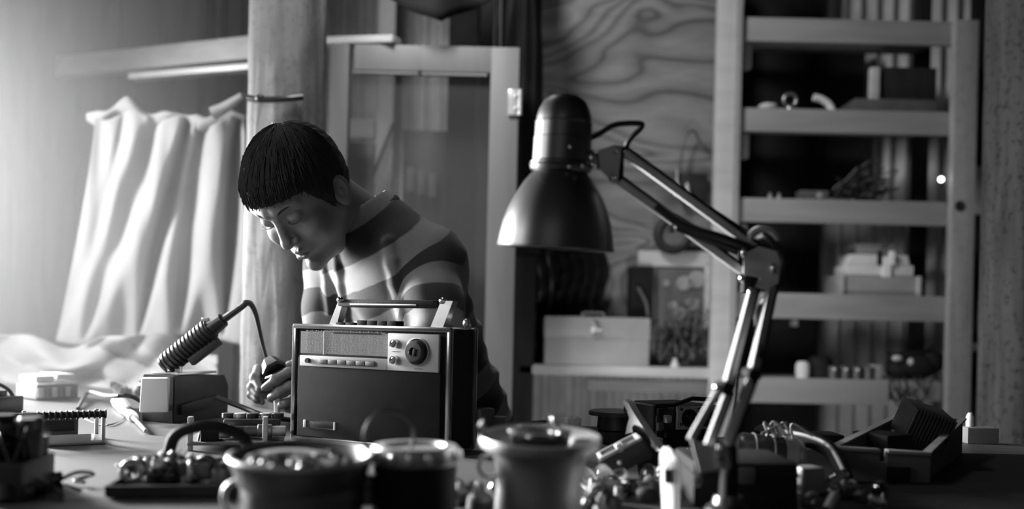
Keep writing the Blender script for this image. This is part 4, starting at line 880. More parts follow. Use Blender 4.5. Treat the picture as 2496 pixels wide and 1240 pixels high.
# ------------------------------------------------------------------ foreground tins
def at(px, py, d, z=TZ): q = P(px, py, d); return V((q.x, d, z))
def small_parts(root_name, c, rad, z, n, seed, group, label, kinds='brc', sc=1.0):
    r = random.Random(seed)
    for i in range(n):
        a = r.uniform(0, 6.28); q = c + V((math.cos(a) * rad * math.sqrt(r.random()), math.sin(a) * rad * math.sqrt(r.random()), z)); k = r.choice(kinds); m = MB(); t = V((r.uniform(-1, 1), r.uniform(-1, 1), r.uniform(-.1, .5))).normalized(); L = r.uniform(.008, .016) * sc
        if k == 'b': m.cyl(q, q + V((0, 0, .005 * sc)), .008 * sc, n=6); m.cyl(q + V((0, 0, .005 * sc)), q + V((0, 0, .012 * sc)), .004 * sc, n=12); nm, mt_ = 'bolt', 'steel'
        elif k == 'r': m.torus(q + V((0, 0, .003 * sc)), t, .008 * sc, .0025 * sc, 20, 8); nm, mt_ = 'washer', 'tin'
        elif k == 'c': q.z += .006 * sc; m.cyl(q - t * L, q + t * L, .0055 * sc, n=14); m.cyl(q + t * L, q + t * L * 1.5, .0008, n=6); nm, mt_ = 'capacitor', r.choice(('tin', 'tindark', 'dark'))
        elif k == 'k': m.lathe([(0, 0), (.011 * sc, 0), (.010 * sc, .009 * sc), (.006 * sc, .012 * sc), (0, .012 * sc)], q, (t.x * .3, t.y * .3, 1), 18); nm, mt_ = 'knob', r.choice(('rubber', 'chrome', 'dark'))
        elif k == 't': m.lathe([(0, 0), (.009 * sc, 0), (.009 * sc, .008 * sc), (.0085 * sc, .022 * sc), (.006 * sc, .03 * sc), (.0015, .034 * sc), (0, .035 * sc)], q, (t.x, t.y, .8), 18); nm, mt_ = 'radio_valve', 'glass'
        elif k == 'x': m.box(q + V((0, 0, .006 * sc)), (.02 * sc, .014 * sc, .011 * sc), RZ(a), .001); m.torus(q + V((0, 0, .007 * sc)), (math.cos(a), math.sin(a), 0), .008 * sc, .003 * sc, 16, 6); nm, mt_ = 'coil', 'copper'
        elif k == 'w': m.tube([q + V((r.gauss(0, .014), r.gauss(0, .014), abs(r.gauss(.006, .006)) + .002)) * 1 for _ in range(6)], .0014 * sc, 6, 6); nm, mt_ = 'wire_scrap', 'rubber'
        solo(m, nm, mt_, label[nm] if isinstance(label, dict) else label, nm.replace('_', ' '), q, group + ' (%s)' % nm)
def lbl(where): return {'bolt': 'loose steel bolt ' + where, 'washer': 'loose metal washer ' + where, 'capacitor': 'little cylindrical capacitor ' + where, 'knob': 'loose round knob ' + where, 'radio_valve': 'small glass radio valve ' + where, 'coil': 'little wound coil ' + where, 'wire_scrap': 'scrap of black wire ' + where}
# big dark spool tin
c = at(735, 1240, .97); r = 172 * .97 / FPX; zt = P(735, 1112, .97).z - TZ
t = thing('flanged_tin', 'large dark flanged tin full of loose metal parts at the bottom centre', 'tin', c + V((0, 0, .004))); t.rotation_euler.x = .05
m = MB(); m.lathe([(0, .001), (r * .84, .001), (r * .86, .004), (r * .84, zt * .55), (r * .88, zt - .03), (r * .96, zt - .012), (r, zt - .004), (r, zt), (r * .95, zt), (r * .90, zt - .008), (r * .82, zt - .02), (r * .80, .008), (0, .008)], n=64); m.build('body', 'tindark', t)
m = MB(); m.torus((0, 0, zt - .002), (0, 0, 1), r * .99, .003, 64, 8); m.build('rim_bead', 'tin', t)
m = MB(); m.cyl((0, 0, .009), (0, 0, zt - .014), r * .78); m.build('filling', 'dark', t)
m = MB(); m.tube([(-r * .86, -.01, zt * .62), (-r * 1.02, -.012, zt * .5), (-r * 1.04, -.012, .02), (-r * .9, -.012, .006)], .0035); m.build('ear_handle', 'tin', t)
small_parts('', c, r * .72, zt - .013, 26, 21, 'parts in the large dark tin', lbl('heaped in the large dark tin at the bottom'), 'rkkkcb', 1.15)
m = MB(); q = c + V((-.012, -.004, zt - .010)); m.lathe([(.010, 0), (.047, 0), (.049, .003), (.047, .008), (.030, .009), (.028, .006), (.010, .006)], q, (.04, -.10, 1), 40, True); solo(m, 'pale_disc', 'alu', 'pale metal disc lying on top of the parts in the large dark tin', 'disc', q)
# slimmer black tin with bright lid
c = at(1008, 1240, 1.02); r = 108 * 1.02 / FPX; zt = P(1008, 1118, 1.02).z - TZ
t = thing('lidded_tin', 'black cylindrical tin with shiny notched lid between the two flanged tins', 'tin', c)
m = MB(); m.lathe([(0, 0), (r * .93, 0), (r * .95, .004), (r * .95, zt - .004), (r * .9, zt), (0, zt)], n=48); m.build('body', 'blackmat', t)
m = MB(); m.lathe([(r * .96, zt - .004), (r * 1.0, zt), (r * 1.0, zt + .010), (r * .93, zt + .016), (r * .70, zt + .0165), (r * .66, zt + .012), (0, zt + .012), (0, zt)], n=48); m.build('lid', 'tin', t)
for i in range(16): q = 2 * math.pi * i / 16; m = MB(); m.ball((r * math.cos(q), r * math.sin(q), zt + .006), (.004, .004, .007)); m.build('lid_lug', 'bright', t)
m = MB(); m.torus((-.028, -.01, zt + .026), (.5, -1, .1), .029, .0022, 36, 8); m.build('lid_ring', 'dark', t)
m = MB(); m.cyl((-r * 1.06, -.01, .015), (-r * 1.06, -.01, zt * .55), .012, .012); m.ball((-r * 1.06, -.012, zt * .60), (.0125, .0125, .012)); m.build('side_knob', 'tin', t)
# white-edged flanged pot
c = at(1312, 1240, 1.03); r = 148 * 1.03 / FPX; zt = P(1312, 1066, 1.03).z - TZ
t = thing('flanged_pot', 'pale flanged metal pot with wide rim in the middle foreground', 'pot', c + V((0, 0, .004))); t.rotation_euler.x = .075
m = MB(); m.lathe([(0, 0), (r * .70, 0), (r * .72, .004), (r * .69, zt * .35), (r * .72, zt * .62), (r * .77, zt - .022), (r * .86, zt - .016), (r * .97, zt - .012), (r, zt - .006), (r * .98, zt), (r * .90, zt - .001), (r * .66, zt - .005), (r * .60, zt - .008), (r * .52, zt - .02), (0, zt - .02)], n=64); m.build('body', 'tin', t)
m = MB(); m.prism([(-r * .92, -.02, zt - .010), (-r * 1.02, -.02, zt + .012), (-r * 1.00, .012, zt + .012), (-r * .9, .012, zt - .008)], (.004, 0, .002)); m.build('rim_tab', 'tin', t)
m = MB(); m.torus((-r * .80, -.01, zt - .034), (.3, -1, 0), .013, .0026, 24, 8, (.6, 5.4)); m.build('ear', 'steel', t)
m = MB(); m.lathe([(r * .46, zt - .02), (r * .50, zt + .003), (r * .42, zt + .006), (r * .2, zt + .004), (r * .16, zt - .004), (0, zt - .004)], n=48); m.build('inner_cup', 'tindark', t)
for i in range(9): q = 2 * math.pi * (i + .3) / 9; m = MB(); m.ball((r * .44 * math.cos(q), r * .44 * math.sin(q), zt + .003), (.006, .004, .003)); m.build('lug', 'tin', t)
m = MB(); q = c + V((.022, -.022, zt - .002)); m.tube([q, q + V((0, 0, .012)), q + V((-.008, 0, .022)), q + V((-.008, 0, .030))], .0026); m.ball(q + V((.002, 0, .006)), (.007, .006, .009)); m.tube([q + V((-.016, 0, .030)), q + V((.004, 0, .031))], .0022); solo(m, 'tap', 'bright', 'little bright tap standing on the rim of the pale flanged pot', 'tap', q)
m = MB(); q = at(1376, 1032, 1.3, T(1376, 1100).z); q = T(1376, 1052); zc_ = P(1376, 1028, q.y).z - TZ
m.lathe([(0, 0), (.03, 0), (.034, zc_ * .5), (.036, zc_ + .01), (.035, zc_ + .01), (.033, zc_ * .5), (.029, .003), (0, .003)], q, n=40); solo(m, 'glass_dish', 'glass', 'small clear glass dish standing behind the pale flanged pot', 'dish', q)
# ------------------------------------------------------------------ soldering stand and iron
b0 = T(422, 1032); b1 = T(556, 1015); bw = (b1 - b0).length; th = math.atan2((b1 - b0).y, (b1 - b0).x); bo = b0
st = thing('soldering_stand', 'dark block stand with white end plate holding the ribbed iron', 'stand', b0, th); hz_ = P(422, 916, b0.y).z - TZ
m = MB(); m.prism([(0, 0, 0), (bw, 0, 0), (bw, 0, hz_ * .72), (bw * .92, 0, hz_ * .96), (.0, 0, hz_)], (0, .085, 0)); bmesh.ops.bevel(m.bm, geom=m.bm.edges[:], offset=.002, segments=2, affect='EDGES'); m.build('body', 'dark', st)
m = MB(); m.box((bw * .45, .042, hz_ + .003), (bw * .7, .07, .005), None, .001); m.build('top_plate', 'steel', st)
m = MB(); m.box((-.032, .020, hz_ * .62), (.054, .040, hz_ * .70), RZ(-.85), .003, .9); m.build('end_block', 'white', st)
m = MB(); m.box((bw * .45, -.004, hz_ * .35), (bw * .7, .010, hz_ * .22), M.Rotation(-.12, 3, 'Y'), .002); m.build('tool_rest', 'dark', st)
a, b, c3, d3 = P(402, 892, 1.90), P(515, 800, 1.89), P(602, 737, 1.88), P(612, 738, 1.88)
ir = thing('soldering_iron', 'black ribbed soldering iron handle with bent thin shaft over the stand', 'soldering iron', P(430, 905, 1.9)); io = ir.location
u = (b - a).normalized(); pr = []; L = (b - a).length
for i in range(13): z = L * i / 13; r_ = .030 if i > 0 else .026; pr += [(r_, z), (r_, z + L / 26), (r_ - .004, z + L / 25), (r_ - .004, z + L / 13.5)]
m = MB(); m.lathe([(0, 0)] + [(r_ * .82, z) for r_, z in pr] + [(.016, L), (0, L)], a, u, 24); m.build('handle', 'rubber', ir, io)
m = MB(); e = b + (c3 - b) * .34; m.cyl(b - u * .01, e, .0185, .0150, 20); m.build('ferrule', 'dark', ir, io)
m = MB(); m.box(a.lerp(b, .93) + V((-.006, 0, .024)), (.014, .012, .008), None, .002); m.build('trigger', 'bright', ir, io)
m = MB(); m.box(a.lerp(b, .75) + V((.012, 0, -.028)), (.075, .022, .018), M.Rotation(-.68, 3, 'Y'), .003); m.build('finger_guard', 'rubber', ir, io)
m = MB(); m.tube([e, c3 + (e - c3) * .2, P(600, 738, 1.88), P(612, 742, 1.88), P(624, 768, 1.885), P(638, 830, 1.89), P(652, 882, 1.895)], .0085, 10, 6, .0032); m.build('shaft', 'dark', ir, io)
m = MB(); q = P(432, 905, 1.90); m.cyl(V((q.x, q.y, TZ + hz_)), q + V((0, 0, .03)), .010); m.ball(V((q.x - .012, q.y - .01, TZ + hz_ + .012)), .008); m.build('neck', 'steel', ir, io)
# cables on the bench
m = MB(); m.tube([T(190, 1000) + V((0, 0, .004)), T(215, 975) + V((0, 0, .02)), P(260, 964, 1.95), P(320, 966, 1.92), T(360, 990) + V((0, 0, .005)), T(420, 985) + V((0, 0, .004))], .0048); solo(m, 'cable', 'rubber', 'black cable arching from the left chassis to the soldering stand', 'cable', T(300, 1000))
m = MB(); m.tube([P(528, 968, 1.84), P(590, 992, 1.83), P(650, 1014, 1.80), T(720, 1030) + V((0, 0, .005)), T(790, 1035) + V((0, 0, .005))], .0055); solo(m, 'cable', 'rubber', 'black cable running from the soldering stand behind the radio', 'cable', T(600, 1030))
m = MB(); m.tube([T(170, 1005) + V((0, 0, .003)), T(260, 1040) + V((0, 0, .003)), T(330, 1000) + V((0, 0, .003))], .0016); solo(m, 'thin_wire', 'dark', 'thin wire trailing under the pale handled screwdriver', 'wire', T(250, 1020))
# screwdriver with pale handle
a, b = T(286, 992) + V((0, 0, .016)), T(358, 1060) + V((0, 0, .006)); L = (b - a).length
sd = thing('screwdriver', 'screwdriver with bright fluted handle lying on the bench at the left', 'screwdriver', (a.x, a.y, TZ))
m = MB(); m.lathe([(0, 0), (.010, .001), (.0155, .008), (.016, .02), (.0145, L * .30), (.011, L * .36), (.0105, L * .40), (0, L * .40)], a, b - a, 8); m.build('handle', 'white', sd, sd.location, 20)
m = MB(); m.lathe([(.0095, L * .40), (.0125, L * .42), (.0125, L * .47), (.010, L * .49)], a, b - a, 20, True); m.build('band', 'rubber', sd, sd.location)
m = MB(); m.lathe([(.010, L * .49), (.0115, L * .55), (.010, L * .61), (0, L * .62)], a, b - a, 20); m.build('collar', 'white', sd, sd.location)
m = MB(); m.cyl(a.lerp(b, .6), a.lerp(b, .98), .0048, .004, 14); m.build('shank', 'steel', sd, sd.location)
# ------------------------------------------------------------------ clutter on the left of the bench
def chassis(name, label, cat, p0, p1, depth, hgt, material, rz=None):      # front foot line p0-p1 in pixels on the bench
    a, b = T(*p0), T(*p1); t = thing(name, label, cat, a, math.atan2(b.y - a.y, b.x - a.x)); return t, (b - a).length
t, w = chassis('metal_frame', 'bent metal chassis frame with a ribbed rod across its top at the left edge', 'chassis', (40, 1092), (258, 1082), .10, .06, 'steel')
zt = P(258, 1008, T(258, 1082).y).z - TZ
m = MB(); m.box((w / 2 - .01, .05, .004), (w + .02, .10, .007), None, .001); m.build('base_plate', 'steel', t)
for x, y in ((.015, .004), (w - .004, .004), (w - .004, .095), (.015, .095)): m = MB(); m.box((x, y, zt / 2), (.006, .008, zt), None, .001); m.build('post', 'steel', t)
m = MB(); m.tube([(-.01, .0, zt), (w, .0, zt)], .0055, 10, 0)
for i in range(13): m.torus((.03 + i * .0085, 0, zt), (1, 0, 0), .006, .002, 14, 6)
m.build('ribbed_rod', 'rubber', t)
m = MB(); m.box((.062, .05, zt * .48), (.062, .06, zt * .86), None, .003); m.build('transformer', 'midgrey', t)
m = MB(); m.box((.062, .018, zt * .62), (.05, .004, zt * .35), None, .001); m.build('label_plate', 'dark', t)
m = MB(); m.box((w * .55, .0, .012), (w * .55, .003, .014)); m.build('front_lip', 'bright', t)
# dark heap of gutted sets in the bottom left corner
t, w = chassis('gutted_set', 'dark gutted radio chassis filling the bottom left corner', 'chassis', (-60, 1225), (52, 1225), .2, .1, 'dark')
z1 = P(60, 1088, T(60, 1225).y).z - TZ
m = MB(); m.box((w / 2, .05, z1 * .35), (w, .10, z1 * .7), None, .004); m.build('body', 'dark', t)
r = random.Random(2)
for i in range(9): q = V((r.uniform(.0, w - .01), r.uniform(.02, .085), z1 * .7)); m = MB(); h_ = r.uniform(.02, .05); m.cyl(q, q + V((0, 0, h_)), r.uniform(.009, .016)); m.build('coil_can', r.choice(('tindark', 'blackmat', 'dark')), t)
for i in range(5): q = V((r.uniform(.0, w - .02), r.uniform(.02, .085), z1 * .7)); m = MB(); m.box(q + V((0, 0, .02)), (.03, .022, .04), RZ(r.uniform(0, 3)), .002); m.torus(q + V((0, 0, .02)), (0, 1, 0), .014, .005, 16, 8); m.build('transformer', 'blackmat', t)
m = MB()
for i in range(7): m.tube([V((r.uniform(0, w), r.uniform(0, .09), z1 * .7)), V((r.uniform(0, w), r.uniform(0, .09), z1 + r.uniform(0, .02))), V((r.uniform(0, w), r.uniform(0, .09), z1 * .7))], .0022, 6, 5)
m.build('wiring', 'rubber', t)
t, w = chassis('gutted_set', 'dark coil assembly at the left edge behind the metal frame', 'chassis', (-50, 1015), (58, 1003), .1, .05, 'dark')
m = MB(); m.box((w / 2, .06, .018), (w, .12, .036), None, .004); m.build('body', 'dark', t)
for i in range(4): q = V((w * (.2 + .2 * i), .04, .036)); m = MB(); m.cyl(q, q + V((0, 0, .03 - .006 * i)), .012); m.build('coil_can', 'tindark', t)
m = MB(); m.tube([(0, .02, .036), (w * .3, .02, .07), (w * .8, .02, .05), (w, .02, .01)], .004); m.build('wiring', 'rubber', t)
small_parts('', T(70, 1200), .055, .002, 12, 33, 'dark bits in the bottom left corner', lbl('in the bottom left corner'), 'cxkw', 1.7)
# little set with pale cards on top
t, w = chassis('amplifier_board', 'small circuit unit topped with pale cards near the curtain', 'circuit unit', (88, 977), (190, 972), .1, .06, 'pcb')
zt = P(130, 912, T(130, 977).y).z - TZ
m = MB(); m.box((w / 2, .06, zt * .30), (w, .12, zt * .5), None, .003); m.build('body', 'pcb', t)
for i in range(6): m = MB(); q = V((w * (.1 + .16 * i), .0, zt * .12)); m.cyl(q, q + V((0, 0, zt * .36)), .009); m.build('capacitor', 'tindark' if i % 2 else 'tin', t)
m = MB(); m.box((w * .5, .05, zt * .62), (w * .98, .10, .006), None, .001); m.build('cover_plate', 'bright', t)
for x, k in ((.24, 0), (.74, .004)): m = MB(); m.box((w * x, .06, zt * .80 + k), (w * .44, .09, zt * .22), RZ(.05), .002); m.build('card', 'paper', t)
small_parts('', T(325, 962), .045, .002, 9, 31, 'bright scraps beside the stand', lbl('beside the white end of the soldering stand'), 'btcx', 1.5)
# circuit board in front of the stand
t, w = chassis('circuit_board', 'long circuit board with dark parts left of the radio', 'circuit board', (455, 1100), (690, 1098), .1, .03, 'pcb')
m = MB(); m.box((w / 2, .07, .012), (w, .14, .005), None, .001); m.build('board', 'pcb', t)
for x in (.004, w - .03): m = MB(); m.box((x, .01, .028), (.008, .012, .056), None, .001); m.build('spacer_post', 'tin', t)
m = MB(); m.box((w * .22, .02, .025), (.028, .02, .022), None, .002); m.build('relay', 'blackmat', t)
r = random.Random(6)
for i in range(9): q = V((w * (.34 + .075 * i), .05 + .03 * (i % 2), .015)); m = MB(); m.cyl(q + V((-.012, 0, .012)), q + V((.012, 0, .012)), .009 if i % 3 else .012); m.build('capacitor', r.choice(('tindark', 'dark', 'tin')), t)
m = MB(); m.box((w * .64, .1, .038), (w * .62, .06, .014), None, .003); m.build('heat_sink', 'dark', t)
for i in range(5): m = MB(); q = V((w * (.36 + .14 * i), .10, .045)); m.cyl(q, q + V((0, 0, .008)), .010); m.build('transistor', 'tin' if i % 2 else 'dark', t)
m = MB(); m.tube([(w * .1, .02, .015), (w * .15, .03, .035), (w * .3, .06, .02)], .002); m.tube([(w * .3, .02, .015), (w * .6, .0, .022), (w * .95, .02, .015)], .002); m.build('wiring', 'rubber', t)
# tray of dark bits bottom left of the large tin
t, w = chassis('parts_tray', 'dark tray heaped with parts left of the large dark tin', 'tray', (262, 1215), (590, 1212), .12, .05, 'dark')
m = MB(); m.box((w / 2, .06, .005), (w, .13, .008), None, .002)
for y in (-.004, .124): m.box((w / 2, y, .010), (w, .004, .012))
for x in (0, w): m.box((x, .06, .010), (.004, .13, .012))
m.build('tray', 'dark', t)
m = MB(); m.tube([(w * .28, .12, .02), (w * .33, .12, .058), (w * .5, .12, .072), (w * .72, .12, .072), (w * .92, .12, .055), (w * .97, .12, .02)], .008, 10); m.build('carry_handle', 'blackmat', t)
ct = T(425, 1205) + V((0, .055, 0))
for sx, seed in ((-.062, 41), (-.02, 42), (.025, 43), (.062, 44)): small_parts('', ct + V((sx, 0, 0)), .028, .012 + .006 * (seed % 2), 12, seed, 'parts in the dark tray', lbl('heaped in the dark parts tray'), 'kcxwcr', 1.5)
a, b = P(352, 1160, 1.24), P(368, 1133, 1.24); m = MB(); m.cyl(a, b, .0035); solo(m, 'steel_rod', 'white', 'bright short rod sticking up from the dark parts tray', 'rod', a)
q = P(483, 1178, 1.22); m = MB(); m.ball(q, .007); m.cyl(q, q + V((-.006, -.004, -.012)), .004); solo(m, 'bead', 'chrome', 'shiny round bead on the dark parts tray', 'bead', q)
# ------------------------------------------------------------------ behind and beside the radio on the right
small_parts('', T(1205, 1062), .05, .003, 9, 51, 'bits right of the radio', lbl('lying just right of the radio'), 'cxkw', 1.3)
q = T(1195, 1062); m = MB(); zz = P(1180, 996, q.y).z - TZ; m.box(q + V((-.01, .02, zz / 2)), (.03, .03, zz), RZ(.3), .003); m.box(q + V((.015, .02, zz * .35)), (.03, .03, zz * .7), RZ(-.2), .003); solo(m, 'terminal_block', 'midgrey', 'small grey terminal block beside the striped sweater hem', 'terminal block', q)
m = MB(); m.tube([T(1190, 1120) + V((0, 0, .005)), T(1225, 1085) + V((0, 0, .012)), T(1260, 1060) + V((0, 0, .01)), T(1210, 1045) + V((0, 0, .006)), T(1330, 1035) + V((0, 0, .006))], .005); solo(m, 'cable', 'rubber', 'black cable looping between the radio and the pale flanged pot', 'cable', T(1230, 1080))
# set with two round dials
t, w = chassis('meter_unit', 'black framed chassis with two round dials behind the desk lamp foot', 'meter unit', (1592, 1098), (1752, 1090), .12, .1, 'dark')
yv = T(1592, 1098).y; zt = P(1592, 985, yv).z - TZ; w1 = w * .33
m = MB(); m.box((w * .66, .07, zt * .48), (w * .68, .13, zt * .92), None, .003); m.build('body', 'blackmat', t)
m = MB(); m.box((w * .67, .002, zt * .68), (w * .64, .006, zt * .50), None, .001); fp = m.build('front_panel', 'alu', t)
for x in (.52, .80):
    m = MB(); m.lathe([(0, .0), (.0165, 0), (.0165, .003), (.015, .0042), (.0135, .002), (0, .002)], (w * x, -.001, zt * .68), (0, -1, 0), 32); dl_ = m.build('dial', 'blackmat', t)
    m = MB(); m.box((w * x, -.0045, zt * .68), (.020, .0012, .0016), M.Rotation(.5, 3, 'Y')); m.build('needle', 'midgrey', dl_)
for x, z in ((.40, .55), (.66, .9), (.40, .88), (.94, .55)): m = MB(); m.ball((w * x, -.002, zt * z), .0028); m.build('screw', 'dark', t)
m = MB(); m.box((w * .15, .06, zt * .48), (w * .16, .11, zt * .92), None, .002); m.build('side_rack', 'dark', t)
for i in range(5): m = MB(); m.box((w * (.06 + .12 * (i % 2)), -.004, zt * (.2 + .16 * i)), (.012, .012, .014), None, .002); m.build('terminal', ('tin', 'blackmat', 'midgrey')[i % 3], t)
m = MB(); m.tube([(0, .0, zt * .97), (w * .3, .0, zt * .98), (w * .62, .01, zt * 1.10), (w, .01, zt * 1.06)], .004, 8, 0); m.tube([(0, 0, zt * .97), (0, 0, 0)], .003, 8, 0); m.build('frame_rod', 'blackmat', t)
# stack of dark lids
q = T(1500, 1078); zz = P(1500, 1005, q.y).z - TZ; m = MB(); m.lathe([(0, 0), (.034, 0), (.036, zz * .4), (.033, zz * .42), (.036, zz * .46), (.034, zz * .9), (.052, zz * .92), (.052, zz), (.05, zz * 1.06), (0, zz * 1.06)], q, n=40); solo(m, 'lidded_pot', 'dark', 'dark round pot with flat overhanging lid behind the bent bracket', 'pot', q)
# bent bracket with pale edge
db = 1.33; org = P(1600, 1105, db); bk = thing('bent_bracket', 'tall tapering metal bracket with a pale flaring edge leaning left of the lamp foot', 'bracket', (org.x, org.y, TZ))
bo = bk.location
m = MB(); m.prism([P(x, y, db - (x - 1600) * .0008) for x, y in ((1518, 974), (1530, 980), (1548, 1012), (1575, 1052), (1610, 1098), (1600, 1100), (1552, 1050), (1524, 1058), (1528, 1036), (1534, 1018), (1527, 998), (1520, 985))], (.012, .02, 0)); m.build('flange', 'tin', bk, bo, label='pale flaring edge')
m = MB(); m.prism([P(x, y, db + .01) for x, y in ((1540, 1040), (1572, 1062), (1606, 1102), (1640, 1190), (1560, 1190), (1548, 1090))], (.01, .04, 0)); m.build('web', 'blackmat', bk, bo)
# small open box tilted under it
q = P(1520, 1112, 1.30); m = MB(); Rb = M.Rotation(-.5, 3, 'Y'); m.box(q, (.07, .05, .030), Rb, .002); bx_ = solo(m, 'open_relay', 'dark', 'small dark relay box with pale edges tilted against the bent bracket', 'relay box', (q.x, q.y, TZ))
m = MB()
for dx in (-1, 1): m.box(q + Rb @ V((dx * .030, -.002, .016)), (.006, .052, .005), Rb, .001)
for dy in (-1, 1): m.box(q + Rb @ V((0, dy * .024, .016)), (.064, .004, .005), Rb, .001)
m.build('rim', 'tin', bx_, bx_.location)
m = MB(); m.cyl(q + Rb @ V((0, -.02, .012)), q + Rb @ V((.0, -.02, .024)), .006); m.ball(q + Rb @ V((-.01, -.028, 0)), .004); m.build('screw', 'bright', bx_, bx_.location)
# standing white plate
dp = 1.0; q0 = P(1634, 1240, dp); wp = thing('socket_plate', 'white rounded plate with a slot standing upright at the bottom left of the lamp', 'plate', (q0.x, dp, TZ))
m = MB(); m.prism([P(x, y, dp - (x - 1634) * .0009) for x, y in ((1616, 1262), (1612, 1180), (1608, 1110), (1611, 1094), (1622, 1090), (1634, 1096), (1648, 1116), (1654, 1136), (1656, 1180), (1655, 1262))], (.004, .012, 0)); bmesh.ops.bevel(m.bm, geom=m.bm.edges[:], offset=.002, segments=2, affect='EDGES'); m.build('plate', 'white', wp, wp.location)
m = MB(); m.box(P(1633, 1160, dp), (.006, .012, .016), RZ(-1.1)); m.build('slot', 'blackmat', wp, wp.location)
m = MB(); m.box(P(1645, 1190, dp - .010), (.0015, .003, .06), RZ(-1.1)); m.build('groove', 'midgrey', wp, wp.location)
# dark case the lamp stands in front of
a, b = P(1690, 1238, 1.10), P(1950, 1238, 1.10); zt = P(1820, 1128, 1.10).z
dc = thing('dark_case', 'low dark grey case directly behind the lamp post', 'case', ((a.x + b.x) / 2, 1.17, TZ)); m = MB(); m.box((0, 0, (zt - TZ) / 2), (b.x - a.x, .13, zt - TZ), None, .006); m.build('body', 'blackmat', dc)
m = MB(); m.box((0, -.003, (zt - TZ) * .74), (b.x - a.x + .003, .13, .003)); m.build('lid_seam', 'blackmat', dc)
m = MB(); m.box((.0, -.068, (zt - TZ) * .72), (.02, .008, .02), None, .002); m.build('catch', 'tindark', dc)
# glass tube lying with metal base
a, b = P(1935, 1110, 1.36), P(1808, 1098, 1.36); vt = thing('cathode_tube', 'dark glass tube with pale end lying right of the lamp foot', 'vacuum tube', (a.x, a.y, TZ)); bo = vt.location; L = (b - a).length; u = b - a
m = MB(); m.lathe([(0, -.012), (.018, -.008), (.026, .004), (.0275, .02), (.0275, L), (.024, L + .006), (0, L + .006)], a, u, 32); m.build('tube', 'black', vt, bo)
m = MB(); m.lathe([(.0285, .0), (.0285, .018), (.027, .018), (.027, .0)], a, u, 32, True); m.ball(a - u.normalized() * .006, (.012, .026, .025)); m.build('end_cap', 'tin', vt, bo)
for k in (.45, .8): m = MB(); m.torus(a + u * k, u, .0275, .0018, 32, 6); m.build('band', 'tin', vt, bo)
m = MB(); r = random.Random(5)
for i in range(6): q = a + u * r.uniform(.05, .6) + V((0, -.01, .026)); m.tube([q, q + V((r.uniform(-.02, .02), 0, .022)), q + V((r.uniform(-.03, .03), -.01, .006))], .002)
m.build('lead_wire', 'tin', vt, bo)
for i in range(4): m = MB(); q = P((1794, 1828, 1862, 1896)[i], 1141, 1.33); m.ball(q, (.003, .003, .006)); m.build('pin', 'bright', vt, bo)
# funnel horn beside it
m = MB(); m.tube([P(1905, 1056, 1.42), P(1968, 1070, 1.38), P(2022, 1096, 1.34), P(2054, 1150, 1.28), P(2070, 1196, 1.25)], .014, 14, 6, .010); hn = solo(m, 'curved_trim', 'blackmat', 'curved dark trim sweeping down toward the open crate', 'trim', P(2000, 1110, 1.3))
m = MB(); m.tube([P(1898, 1050, 1.405), P(1962, 1061, 1.365), P(2020, 1086, 1.325), P(2056, 1146, 1.265)], .0032, 8); m.build('bead', 'tin', hn, hn.location)
q = T(1966, 1200); m = MB(); m.box(q + V((0, 0, .018)), (.035, .03, .036), RZ(.4), .003); solo(m, 'plug', 'tin', 'small pale plug in front of the curved dark trim', 'plug', q)
# open crate on the right
FL, FR, BL, BR = P(2040, 1093, 1.33), P(2268, 1108, 1.33), P(2192, 1012, 1.66), P(2346, 1022, 1.66)
co = V((FL.x + .12, 1.45, TZ)); cr_ = thing('open_crate', 'open wooden crate with slanted sides on the right of the bench', 'crate', co)
def low(p, z=TZ): return V((p.x, p.y, z))
m = MB(); na, nb_ = FL.lerp(FR, .46), FL.lerp(FR, .54); dn = V((0, 0, -.016))
m.prism([low(FL), low(FR), FR, nb_, nb_ + dn, na + dn, na, FL], (0, .012, 0)); m.build('front_board', 'boxwood', cr_, co)
m = MB(); m.prism([low(BL), low(BR), BR, BL], (0, .012, 0)); m.build('back_board', 'boxwood', cr_, co)
for p, q, dx in ((FL, BL, .010), (FR, BR, -.010)): m = MB(); m.prism([low(p) + V((0, .0125, 0)), low(q) - V((0, .001, 0)), q - V((0, .001, 0)), p + V((0, .0125, 0))], (dx, 0, 0)); m.build('side_board', 'boxwood', cr_, co)
m = MB(); m.prism([low(FL) + V((.012, .013, .001)), low(FR) + V((-.012, .013, .001)), low(BR) + V((-.012, -.002, .001)), low(BL) + V((.012, -.002, .001))], (0, 0, .006)); m.build('base_board', 'darkwood', cr_, co)
for p, q in ((FL, na), (nb_, FR)): m = MB(); m.beam(p + V((0, .004, .001)), q + V((0, .004, .001)), .016, .005, (0, 0, 1), .001); m.build('edge_strip', 'shelf', cr_, co)
for p, q in ((FL, BL), (FR, BR)): m = MB(); m.beam(p + V((0, .012, .0015)), q + V((0, -.002, .0015)), .012, .003, (0, 0, 1)); m.build('edge_strip', 'shelfv', cr_, co)
m = MB(); m.box(FL.lerp(FR, .66) + V((0, -.001, -.034)), (.034, .004, .026), None, .001); m.build('finger_hole', 'blackmat', cr_, co)
q = P(2250, 1032, 1.52); fb_ = thing('finned_block', 'dark ribbed transformer block tilted inside the open crate', 'transformer', (q.x, q.y, TZ + .012)); Rf = M.Rotation(.30, 3, 'Y') @ M.Rotation(.25, 3, 'X')
m = MB(); m.box(q, (.072, .064, .056), Rf, .003)
m.build('core', 'dark', fb_, fb_.location)
for i in range(12): m = MB(); m.box(q + Rf @ V((-.033 + i * .006, -.033, 0)), (.003, .004, .054), Rf); m.build('lamination', 'tindark', fb_, fb_.location)
m = MB(); m.tube([q + Rf @ V((-.036, 0, -.028)), q + V((-.06, .0, -.05)), V((q.x - .05, q.y, TZ + .016))], .008, 10); m.build('lead', 'rubber', fb_, fb_.location)
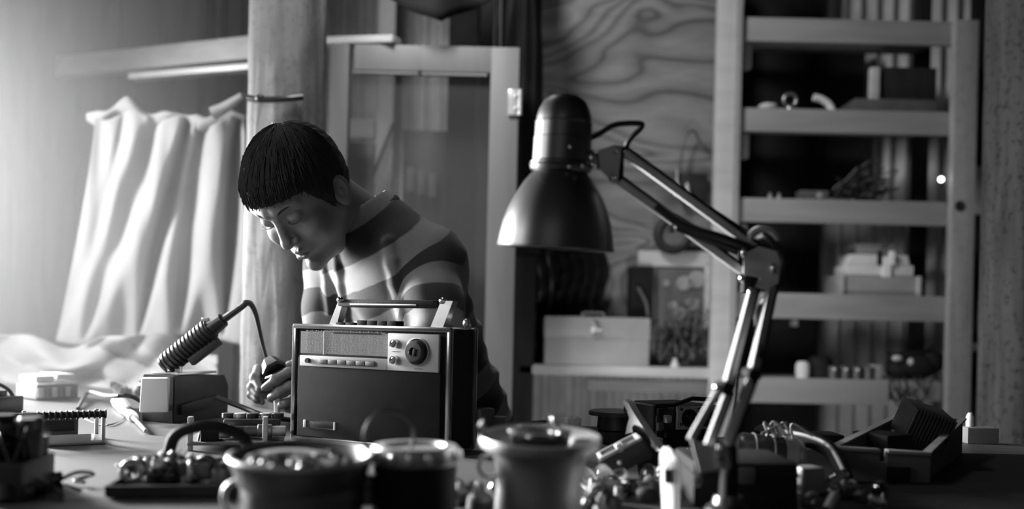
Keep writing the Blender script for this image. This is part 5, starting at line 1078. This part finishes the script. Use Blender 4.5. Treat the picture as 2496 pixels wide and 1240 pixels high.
q = P(2150, 1062, 1.47); m = MB(); m.box((q.x, q.y, TZ + .033), (.06, .07, .05), RZ(.5), .004); solo(m, 'black_carton', 'blackmat', 'black carton lying in the left half of the open crate', 'carton', (q.x, q.y, TZ + .012))
c, s = pxbox(2358, 1068, 2436, 1106, 1.82, .03); c.z = TZ + s[2] / 2 ; m = MB(); solo(m.box(c, s, None, .003), 'offcut', 'shelf', 'short wooden offcut on the bench at the speckled post', 'offcut', (c.x, c.y, TZ))
q = V((P(2364, 1050, 1.835).x, 1.835, TZ + s[2] + .0005)); m = MB(); m.lathe([(0, 0), (.008, 0), (.008, .02), (.004, .028), (0, .028)], q, n=12); solo(m, 'cork', 'white', 'small white cork standing on the wooden offcut', 'cork', q)
# low dark lumps along the back of the bench
for i, (x0, x1, y, hp_, l) in enumerate(((1860, 1990, 1078, 42, 'low black toolbag behind the glass tube'), (2000, 2060, 1082, 22, 'flat black tin left of the open crate'), (1400, 1470, 1072, 24, 'flat black tin behind the glass dish'))):
    a, b = T(x0, y), T(x1, y); zz = hp_ * a.y / FPX; m = MB(); q = (a + b) / 2; m.ball(q + V((0, .05, zz * .5)), ((b - a).length / 2, .05, zz * .5)) if i == 0 else m.box(q + V((0, .04, zz / 2)), ((b - a).length, .07, zz), None, .006); solo(m, 'toolbag' if i == 0 else 'flat_tin', 'blackmat', l, 'bag' if i == 0 else 'tin', q)
for cx_, cy_, seed, where, n, rad, sc_ in ((1520, 1205, 61, 'in the shiny heap right of the pale flanged pot', 16, .05, 1.35), (1590, 1160, 62, 'between the shiny heap and the white plate', 7, .022, 1.1), (1150, 1228, 63, 'left of the pale flanged pot by the lidded tin', 11, .035, 1.5), (1450, 1238, 64, 'at the foot of the pale flanged pot on its right', 9, .03, 1.4), (1640, 1120, 65, 'in front of the two dial chassis', 6, .04, 1.1), (2010, 1215, 66, 'in front of the open crate', 8, .07, 1.2)):
    small_parts('', T(cx_, cy_), rad, .002, n, seed, 'loose parts ' + where, lbl(where), 'cctxkbr', sc_)
